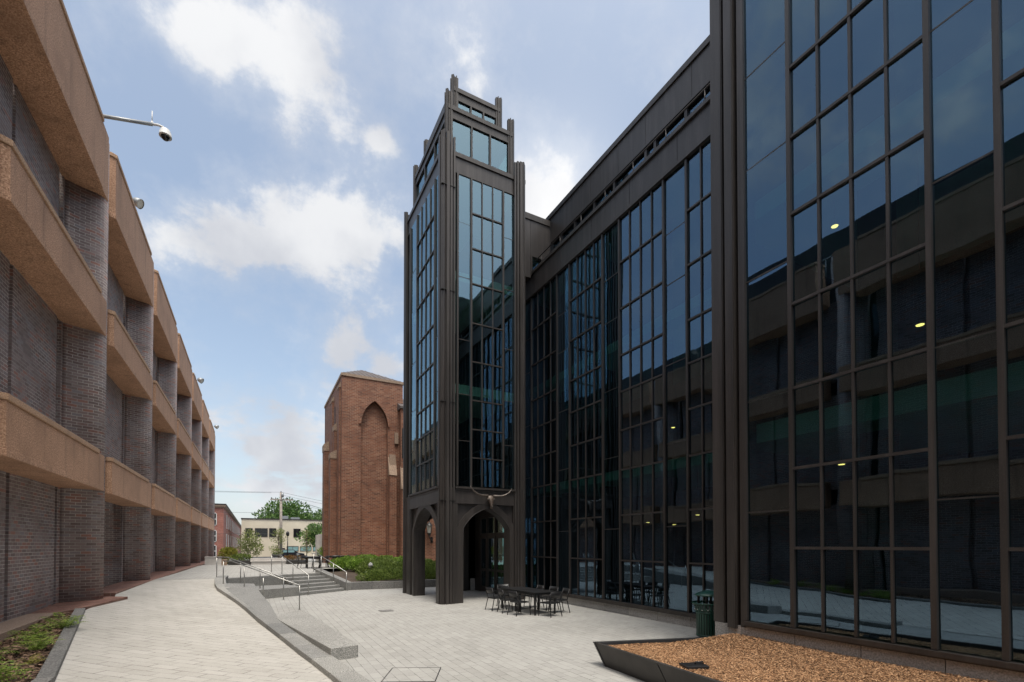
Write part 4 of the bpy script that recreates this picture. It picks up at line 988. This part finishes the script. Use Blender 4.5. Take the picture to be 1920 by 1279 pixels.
def rmz(x, y): return .335 + .02*math.sin(2.1*x)*math.cos(1.7*y) + .10*max(0, x-6.6)/1.2
def edgex(y): return lerp(5.25, 4.62, (6.8-y)/9.8)+.06
def edgey(x): return lerp(6.80, 6.04, (x-5.25)/2.55)-.06
mb = MB()
for j in range(31):
    for i in range(21):
        y = lerp(-3, 6.74, j/30); x = lerp(edgex(y), 7.87, i/20); y2 = min(y, edgey(x)); mb.v.append(Vector((x, y2, rmz(x, y2)-.012)))
for j in range(30):
    for i in range(20): a = j*21+i; mb.face((a,a+1,a+22,a+21), None, True)
mb.build('mulch_base', 'dark_soil', **ST)
def rp():
    while True:
        y = random.uniform(1.2, 6.72); x = random.uniform(4.8, 7.86)
        if x > edgex(y) and y < edgey(x): return x, y, rmz(x, y)
chips('wood_mulch', 'mulch_chip', rp, 140000, .0115, 'fresh orange brown wood mulch inside the dark steel planter')
VB = thing('valve_box', 'small flat black valve cover lying on the mulch in the steel planter', 'valve cover', (5.55, 4.85, .35), None, rad(-20))
mb = MB(); mb.v = []; mb.box(-.17,.17,-.12,.12,-.02,.045); BASE[VB.name] = Vector(); mb.build('cover', 'black_metal', VB, bevel=.01)
mb = MB(); mb.tube([(.02,.0,.045),(.02,0,.075),(.14,.0,.075),(.14,0,.045)], .012, 6); mb.build('handle', 'black_metal', VB)
# trash can
TC = thing('trash_can', 'dark green slatted steel trash can with a raised lid tucked beside the black corner', 'trash can', (8.98, 7.42, 0))
cx_, cy_ = 8.98, 7.42
mb = MB()
for i in range(30):
    a = 2*math.pi*i/30; ca, sa = math.cos(a), math.sin(a); tx, ty = -sa, ca
    for (r0, z0), (r1, z1) in (((.26,.06),(.27,.62)),((.27,.62),(.29,.70)),((.29,.70),(.35,.80))):
        p0, p1 = Vector((cx_+r0*ca,cy_+r0*sa,z0)), Vector((cx_+r1*ca,cy_+r1*sa,z1)); s = Vector((tx,ty,0))*.019; n_v = Vector((ca,sa,0))*.006
        n = len(mb.v); mb.v += [p0-s-n_v,p0+s-n_v,p0+s+n_v,p0-s+n_v,p1-s-n_v,p1+s-n_v,p1+s+n_v,p1-s+n_v]
        for q in ((3,2,1,0),(4,5,6,7),(0,1,5,4),(1,2,6,5),(2,3,7,6),(3,0,4,7)): mb.face([n+k_ for k_ in q])
mb.build('slats', 'green_paint', TC)
for z, r in ((.09,.268),(.60,.278),(.665,.288),(.80,.352)):
    mb = MB(); mb.lathe([(r-.012,-.018),(r+.006,-.018),(r+.006,.018),(r-.012,.018),(r-.012,-.018)], (cx_,cy_,z), 28); mb.build('hoop', 'green_paint', TC)
mb = MB(); mb.lathe([(.0,.02),(.235,.02),(.24,.72),(.22,.72),(.21,.03)], (cx_,cy_,.03), 24); mb.build('liner', 'black_metal', TC)
mb = MB(); mb.lathe([(.0,.115),(.10,.112),(.24,.06),(.30,.02),(.30,.0),(.24,.03),(.0,.08)], (cx_,cy_,.965), 28); mb.build('lid', 'green_paint', TC)
for i in range(4):
    mb = MB(); a = .5+math.pi/2*i; mb.box(cx_+.22*math.cos(a)-.03, cx_+.22*math.cos(a)+.03, cy_+.22*math.sin(a)-.012, cy_+.22*math.sin(a)+.012, .72, 1.0)
    mb.build('lid_support', 'black_metal', TC)
mb = MB()
for i in range(15):
    a = 2*math.pi*i/15; mb.ell((cx_+.30*math.cos(a),cy_+.30*math.sin(a),.665), (.013,.013,.013), 8, 5)
mb.build('rivets', 'white_paint', TC)

# ------------------------------------------------------------------ tables and chairs
def make_table(label, cat, group):
    t = thing('cafe_table', label, cat, (0,0,0), group); BASE[t.name] = Vector()
    mb = MB(); mb.box(-.42,.42,-.50,.50,.655,.685); mb.box(-.38,.38,-.46,.46,.60,.652); mb.build('tabletop', 'black_metal', t, bevel=.006)
    for sx in (-1,1):
        for sy in (-1,1):
            mb = MB(); mb.box(sx*.36-.022,sx*.36+.022,sy*.44-.022,sy*.44+.022,0,.60); mb.build('leg', 'black_metal', t)
    return t
def make_chair(label, group):
    t = thing('armchair', label, 'chair', (0,0,0), group); BASE[t.name] = Vector(); k = .92
    def V(x, y, z): return (x*k, y*k, z*k)
    # seat: front of the chair faces +x
    mb = MB(); mb.prism([(-.20*k,-.21*k),(.22*k,-.22*k),(.24*k,-.15*k),(.24*k,.15*k),(.22*k,.22*k),(-.20*k,.21*k)], .425*k, .445*k); mb.build('seat', 'black_metal', t, bevel=.005)
    mb = MB(); n = 8
    for (zb, zt_) in ((.60,.80),):
        for i in range(n+1):
            y = lerp(-.22,.22,i/n); bow = -.05*(1-(y/.22)**2)
            for z, d in ((zb,0),(zt_,-.05)):
                mb.v.append(Vector(V(-.23+bow+d, y, z))); mb.v.append(Vector(V(-.245+bow+d, y, z)))
        for i in range(n):
            a, b = 4*i, 4*(i+1)
            for q in ((a,b,b+2,a+2),(a+1,a+3,b+3,b+1),(a+2,b+2,b+3,a+3),(a,a+1,b+1,b)): mb.face(q, None, True)
    mb.build('backrest', 'black_metal', t)
    for sx, sy, top in ((1,-1,.66),(1,1,.66),(-1,-1,.79),(-1,1,.79)):
        mb = MB()
        if sx > 0: mb.tube([V(.27,sy*.26,0),V(.23,sy*.235,.43),V(.22,sy*.255,.645)], .014, 6)
        else: mb.tube([V(-.30,sy*.24,0),V(-.20,sy*.22,.43),V(-.285,sy*.225,.79)], .014, 6)
        mb.build('leg', 'black_metal', t)
    for sy in (-1, 1):
        mb = MB(); mb.obox(V(-.02,sy*.25,.655), ((1,0,0),(0,1,0),(0,0,1)), (.25*k,.022*k,.010*k)); mb.build('armrest', 'black_metal', t)
    mb = MB(); mb.tube([V(-.2,-.22,.42),V(.23,-.235,.42),V(.23,.235,.42),V(-.2,.22,.42),V(-.2,-.22,.42)], .011, 5); mb.build('seat_frame', 'black_metal', t)
    return t
G1 = 'chairs round the tables by the glass wall'; G2 = 'chairs on the upper plaza'
T0 = make_table('black metal table nearest the trash can, by the glass wall', 'table', 'tables by the glass wall')
T0.location = (7.70, 12.75, 0); T0.rotation_euler = (0,0,rad(3))
dup(T0, (7.62, 13.80, 0), rad(3), 'black metal table nearer the arches, pushed against its twin by the glass wall', 'tables by the glass wall')
C0 = make_chair('black armchair at the near end of the tables, closest to the viewer', G1)
C0.location = (7.72, 12.02, 0); C0.rotation_euler = (0,0,rad(100))
for x, y, r, lab in ((7.02,12.65,8,'black armchair on the courtyard side of the tables, nearest the viewer'),(6.98,13.30,-6,'black armchair on the courtyard side, middle of three'),(6.90,13.98,4,'black armchair on the courtyard side, nearest the tower column'),
        (8.38,12.55,172,'black armchair on the glass side of the tables, nearest the viewer'),(8.42,13.25,186,'black armchair on the glass side, middle of three'),(8.30,13.95,178,'black armchair on the glass side, nearest the arches'),(7.60,14.62,-92,'black armchair at the far end of the tables, before the entrance doors')):
    dup(C0, (x, y, 0), rad(r), lab, G1)
T1 = dup(T0, (3.05, 30.4, .741), 0, 'black table on the upper plaza, left of the handrail', 'tables on the upper plaza')
dup(T0, (4.25, 31.2, .741), 0, 'black table on the upper plaza, in front of the chapel wall', 'tables on the upper plaza')
dup(T0, (5.0, 31.9, .741), 0, 'black table on the upper plaza, half hidden by the shrubs', 'tables on the upper plaza')
for x, y, r, lab in ((2.45,30.6,0,'leftmost black chair on the upper plaza'),(2.75,31.2,-60,'black chair on the upper plaza behind the left table'),(3.15,29.75,90,'black chair in front of the left upper plaza table'),(3.62,30.5,180,'black chair between the left and middle upper plaza tables, nearer the steps'),
        (3.72,31.3,0,'black chair between the left and middle upper plaza tables, nearer the chapel'),(4.3,30.55,90,'black chair in front of the middle upper plaza table'),(4.85,31.1,180,'black chair right of the middle upper plaza table'),(5.45,31.6,180,'rightmost black chair on the upper plaza beside the shrubs')):
    dup(C0, (x, y, .741), rad(r), lab, G2)

# ------------------------------------------------------------------ back of the upper plaza
def planter_box(x0_, x1_, y_, zt_, label):
    mb = MB(); mb.box(x0_, x1_, y_, y_+1.6, .6, zt_); return mb.build('planter_box', 'planter_steel', None, bevel=.01, label=label, category='planter', group='planters at the back of the upper plaza')
planter_box(-1.6, -.25, 38, 1.02, 'dark brown planter box left of the pale wall bench')
planter_box(2.05, 3.3, 38, 1.0, 'dark brown planter box right of the pale wall bench')
BN = thing('wall_bench', 'pale concrete wall bench between two brown planters at the back of the plaza', 'bench', (.9, 38, .65))
mb = MB(); mb.box(-.22,1.95,38.0,38.35,.60,.92); mb.build('seat_block', 'bench_concrete', BN, bevel=.01)
mb = MB(); mb.box(-.28,2.0,38.36,38.7,.60,1.16); mb.box(-.28,2.0,37.95,38.355,.925,1.0); mb.build('back_wall', 'bench_concrete', BN, bevel=.01)
mb = MB(); mb.box(-1.98,-1.66,37.9,38.25,.60,1.12); mb.build('bollard_block', 'limestone', None, bevel=.01, label='short square pale stone block left of the brown planter', category='block')
mb = MB(); mb.box(-3.1,-2.1,40,40.4,.6,1.2); mb.box(-3.12,-2.08,39.97,40.43,1.2,1.27); mb.build('low_wall', 'bench_concrete', None, label='low pale wall behind the handrail at the end of the left building', category='wall')
G3 = 'young shrubs behind the upper plaza'
shrub('shrub', (-1.75,41.0,.7), (.62,.55,.62), 1500, .14, 'yellow_leaf', 'yellow green shrub in front of the red brick corner', group=G3)
shrub('shrub', (-.35,40.2,1.0), (.85,.8,1.15), 1700, .13, 'pale_leaf', 'broad pale green bushy young tree before the cream building', group=G3, shell=.2)
shrub('shrub', (2.6,39.0,.95), (.9,.5,.18), 900, .10, 'rust_leaf', 'low reddish planting in the right brown planter', group=G3)
shrub('shrub', (-.9,38.8,1.0), (.65,.5,.22), 900, .10, 'juniper_leaf', 'low dark green planting in the left brown planter', group=G3)
shrub('shrub', (4.9,41.2,.9), (.5,.5,.55), 900, .13, 'bright_leaf', 'small bright shrub at the foot of the chapel corner', group=G3)
def tree(loc, h, cr, ch, n, size, mat, label, clumps=16, trunk=.10, bare=.4, group=None, shell=.35, lean=0):
    x, y, z = loc; t = thing('tree', label, 'tree', loc, group); mb = MB()
    mb.tube([(x,y,z),(x+lean*.4,y,z+h*.35),(x+lean,y,z+h*.85)], [trunk,trunk*.75,trunk*.3], 8)
    cc = []
    for i in range(clumps):
        a = random.uniform(0,6.28); q = random.uniform(.2,1); zz_ = random.uniform(0,1)
        wd_ = math.sin(math.pi*(.18+.75*zz_))
        p = Vector((x+lean+cr*q*wd_*math.cos(a), y+cr*q*wd_*math.sin(a), z+h-ch+ch*zz_*.92)); cc.append(p)
        s0_ = Vector((x+lean*.5,y,z+h*bare)).lerp(Vector((x+lean,y,z+h*.8)), zz_*.8)
        mb.tube([s0_, s0_.lerp(p,.5)+Vector((0,0,.05*h)), p], [trunk*.35,trunk*.2,trunk*.06], 5)
    mb.build('trunk', 'bark', t)
    mb = MB()
    for p in cc:
        r = cr*random.uniform(.25,.48); leafcloud(mb, p, (r,r,r*.75), n//clumps, size, up=.3, shell=shell)
    mb.build('crown', mat, t)
tree((1.55,40.0,.9), 2.45, .75, 1.9, 1100, .10, 'pale_leaf', 'thin young tree with sparse pale leaves just beside the utility pole', 22, .045, .25)
tree((3.45,39.2,.75), 2.5, .55, 1.7, 420, .09, 'pale_leaf', 'slender nearly bare sapling in front of the teal windows', 18, .04, .25)
tree((6.6,60,.4), 4.1, 1.9, 2.1, 2600, .28, 'tree_leaf', 'dark green street tree leaning out from behind the chapel', 20, .12, .4)
tree((7.6,62.5,.4), 6.0, 1.3, 1.8, 500, .22, 'tree_leaf', 'taller thin tree top showing above the street tree by the chapel', 12, .10, .5)
tree((5.4,112,0), 11.0, 5.6, 6.5, 5200, .62, 'tree_leaf', 'large round green tree rising behind the cream building roof', 34, .35, .3, shell=.5)
tree((11.2,116,0), 8.6, 3.6, 4.0, 1800, .6, 'tree_leaf', 'lower green tree to the right behind the cream building roof', 18, .3, .3, shell=.5)
# cream building
CB = thing('cream_building', 'two storey cream stucco building with dark ribbon windows across the street', 'building', (6, 95, -.1))
mb = MB(); mb.box(-1.97,17,90,100,-.12,6.36); mb.build('wall', 'cream_stucco', CB)
mb = MB(); mb.box(-2.05,17.1,89.9,100.1,6.363,6.52); mb.build('roof_edge', 'bronze_metal', CB)
for a, b, z0, z1, mt in ((-1.33,-.42,3.52,4.80,'slot_glass'),(.05,1.80,3.52,4.82,'slot_glass'),(2.15,3.08,3.52,4.84,'slot_glass'),(5.86,6.85,3.48,4.82,'slot_glass'),(4.85,6.55,1.10,1.83,'teal_glass'),(6.92,8.6,1.10,1.83,'teal_glass'),(8.96,10.7,1.10,1.83,'teal_glass'),(11.3,12.6,3.5,4.8,'slot_glass')):
    fm = MB(); fm.box(a-.07,b+.07,89.94,89.998,z0-.07,z0); fm.box(a-.07,b+.07,89.94,89.998,z1,z1+.07); fm.box(a-.07,a,89.94,89.998,z0,z1); fm.box(b,b+.07,89.94,89.998,z0,z1); fm.box((a+b)/2-.03,(a+b)/2+.03,89.945,89.998,z0,z1)
    o = fm.build('window', 'bronze_metal', CB); mb = MB(); mb.box(a,b,89.97,89.996,z0,z1); mb.build('pane', mt, o)
mb = MB(); mb.box(4.0,5.1,92,93,6.52,7.15); mb.box(5.5,6.9,92,93,6.52,6.95); mb.build('roof_unit', 'grey_paint', CB)
mb = MB(); mb.box(4.0,4.5,89.95,89.998,-.1,1.6); mb.build('door', 'dark_void', CB)
# red brick building
RB_ = thing('red_brick_building', 'red brick building with white sash windows and pale cornice at the street end', 'building', (-10, 95, 0))
xr = -3.73
mb = MB(); mb.box(-26,xr,75,260,-.12,7.25); mb.build('wall', 'far_red_brick', RB_)
mb = MB(); mb.box(-26.2,xr+.22,74.75,260,7.253,7.48); mb.box(-26.1,xr+.12,74.85,260,7.10,7.25); mb.build('cornice', 'limestone', RB_)
mb = MB(); mb.box(-26.25,xr+.3,74.7,260,7.483,7.62); mb.build('parapet', 'bronze_metal', RB_)
for zc0, zc1 in ((1.7,3.6),(4.6,6.4)):
    for i in range(12):
        y_ = 82.0 + 6.4*i
        fm = MB(); fm.box(xr,xr+.06,y_-.12,y_,zc0,zc1); fm.box(xr,xr+.06,y_+1.5,y_+1.62,zc0,zc1); fm.box(xr,xr+.06,y_,y_+1.5,zc0-.1,zc0); fm.box(xr,xr+.06,y_,y_+1.5,zc1,zc1+.1); fm.box(xr,xr+.05,y_,y_+1.5,(zc0+zc1)/2-.05,(zc0+zc1)/2+.05); fm.box(xr,xr+.05,y_+.71,y_+.79,zc0,zc1)
        o = fm.build('window', 'white_paint', RB_); mb = MB(); mb.box(xr,xr+.02,y_,y_+1.5,zc0,zc1); mb.build('pane', 'slot_glass', o)
for zc0, zc1 in ((.6,2.0),(2.6,4.0),(4.8,6.3)):
    for i in range(4):
        a = -5.6 - 2.6*i
        fm = MB(); fm.box(a-.1,a,74.93,74.998,zc0,zc1); fm.box(a+1.0,a+1.1,74.93,74.998,zc0,zc1); fm.box(a,a+1,74.93,74.998,zc0-.1,zc0); fm.box(a,a+1,74.93,74.998,zc1,zc1+.1); fm.box(a,a+1,74.93,74.998,(zc0+zc1)/2-.05,(zc0+zc1)/2+.05)
        o = fm.build('window', 'white_paint', RB_); mb = MB(); mb.box(a,a+1,74.97,74.996,zc0,zc1); mb.build('pane', 'slot_glass', o)
# utility pole and wires
UP = thing('utility_pole', 'weathered wooden utility pole with one crossarm standing by the street', 'utility pole', (3.0, 70, .28))
mb = MB(); mb.tube([(3.02,70,.2),(2.98,70,9.0)], [.20,.15], 10); mb.build('pole', 'wood_pole', UP)
mb = MB(); mb.box(1.72,4.42,69.82,69.9,7.98,8.12); mb.tube([(2.3,69.85,8.0),(2.98,69.88,7.5)], .025, 5); mb.tube([(3.7,69.85,8.0),(2.98,69.88,7.5)], .025, 5); mb.build('crossarm', 'wood_pole', UP)
mb = MB()
for x in (1.85, 2.35, 3.65, 4.3): mb.lathe([(.05,0),(.06,.12),(.03,.2)], (x,69.86,8.12), 8)
mb.lathe([(.05,0),(.06,.12),(.03,.2)], (2.98,70,9.0), 8); mb.build('insulator', 'wire', UP)
mb = MB(); mb.lathe([(.0,0),(.16,.02),(.16,.55),(.0,.6)], (3.15,69.75,8.35), 10); mb.build('transformer', 'grey_paint', UP)
def wire(a, b, sag, label, r=.016):
    a, b = Vector(a), Vector(b); mb = MB()
    mb.tube([a.lerp(b, i/14) - Vector((0,0,4*sag*(i/14)*(1-i/14))) for i in range(15)], r, 5)
    mb.build('overhead_wire', 'wire', None, label=label, category='wire', group='overhead wires at the utility pole')
wire((2.98,70,9.05),(-40,66,9.6),.7,'top wire running left from the utility pole tip')
wire((1.85,69.86,8.9),(-40,66,8.9),.5,'second wire running left from the utility pole, just under the top wire')
wire((2.9,69.9,6.3),(-40,68,6.2),.2,'upper of two low wires crossing in front of the red brick building')
wire((2.9,69.9,3.55),(-40,68,3.5),.1,'lowest wire crossing before the cream building windows to the left')
for i, (za, zb_, lab) in enumerate(((9.05,8.0,'topmost wire running right from the utility pole tip'),(8.7,7.6,'second wire running right from the utility pole'),(8.2,6.6,'wire running right from the left tip of the crossarm'),(8.2,6.1,'wire running right from the middle of the crossarm'),(8.2,5.6,'wire sagging right from the right tip of the crossarm'),(7.2,5.4,'lowest wire running right from the utility pole'))):
    wire((2.98 if i < 2 or i == 5 else (1.85,3.65,4.3)[i-2],69.9,za),(24,76+i,zb_-1.2),.35,lab)
# street lamp, car
SL = thing('street_lamp', 'small black post lamp standing beside the parked dark car', 'street lamp', (3.6, 66, .3))
mb = MB(); mb.tube([(3.6,66,.28),(3.6,66,3.2)], [.07,.045], 8); mb.build('post', 'black_metal', SL)
mb = MB(); mb.lathe([(.06,0),(.17,.08),(.2,.4),(.12,.55),(.0,.62)], (3.6,66,3.2), 10); mb.build('lamp_head', 'black_metal', SL)
CR = thing('parked_car', 'dark blue grey car parked behind the planters across the street', 'car', (4.6, 80, .28))
mb = MB(); yy_ = 80
prof = [(2.4,.35),(6.6,.35),(6.75,.55),(6.7,.8),(5.9,.92),(5.25,1.38),(3.9,1.42),(3.0,1.0),(2.35,.88),(2.25,.6)]
n = len(prof)
for d in (0, 1.75): mb.v += [Vector((x,yy_+d,z)) for x, z in prof]
mb.face(list(range(n))); mb.face([n+i for i in reversed(range(n))])
for i in range(n): j = (i+1)%n; mb.face((i, n+i, n+j, j))
mb.build('body', 'car_paint', CR, bevel=.05)
mb = MB(); mb.box(3.75,5.3,yy_-.012,yy_-.002,.98,1.30); mb.build('side_window', 'teal_glass', CR)
for x in (3.2, 5.8):
    mb = MB(); mb.lathe([(.0,-.1),(.30,-.1),(.32,0),(.30,.1),(.0,.1)], (0,0,0), 18); r_ = Matrix.Rotation(rad(90),3,'X'); mb.v = [r_ @ v + Vector((x,yy_+.05,.60)) for v in mb.v]; o = mb.build('wheel', 'wire', CR)
    mb = MB(); mb.lathe([(.0,.0),(.17,.0)], (0,0,0), 14); mb.v = [r_ @ v + Vector((x,yy_-.06,.60)) for v in mb.v]; mb.build('rim', 'grey_paint', o)
# small things on the plaza floor
AC = thing('access_cover', 'square paved access cover with a dark steel rim set in the near plaza', 'access cover', (2.27, 7.62, 0))
q = [Vector((2.08,8.21,0)),Vector((2.83,7.85,0)),Vector((2.46,7.08,0)),Vector((1.71,7.44,0))]
mb = MB(); cq = sum(q, Vector())/4; ins = [cq + (p-cq)*.965 for p in q]
mb.prism([tuple(p[:2]) for p in reversed(ins)], .001, .006); mb.build('cover', 'plaza_paving', AC)
mb = MB(); up_ = Vector((0,0,.008))
for i in range(4): mb.quad(q[i]+up_, ins[i]+up_, ins[(i+1)%4]+up_, q[(i+1)%4]+up_); mb.quad(q[i], q[i]+up_, q[(i+1)%4]+up_, q[(i+1)%4])
mb.build('rim', 'black_metal', AC)
mb = MB(); mb.box(3.5,3.9,15.2,15.6,.001,.014); mb.build('floor_drain', 'dark_granite', None, label='small square drain cover in the plaza before the tower', category='drain')
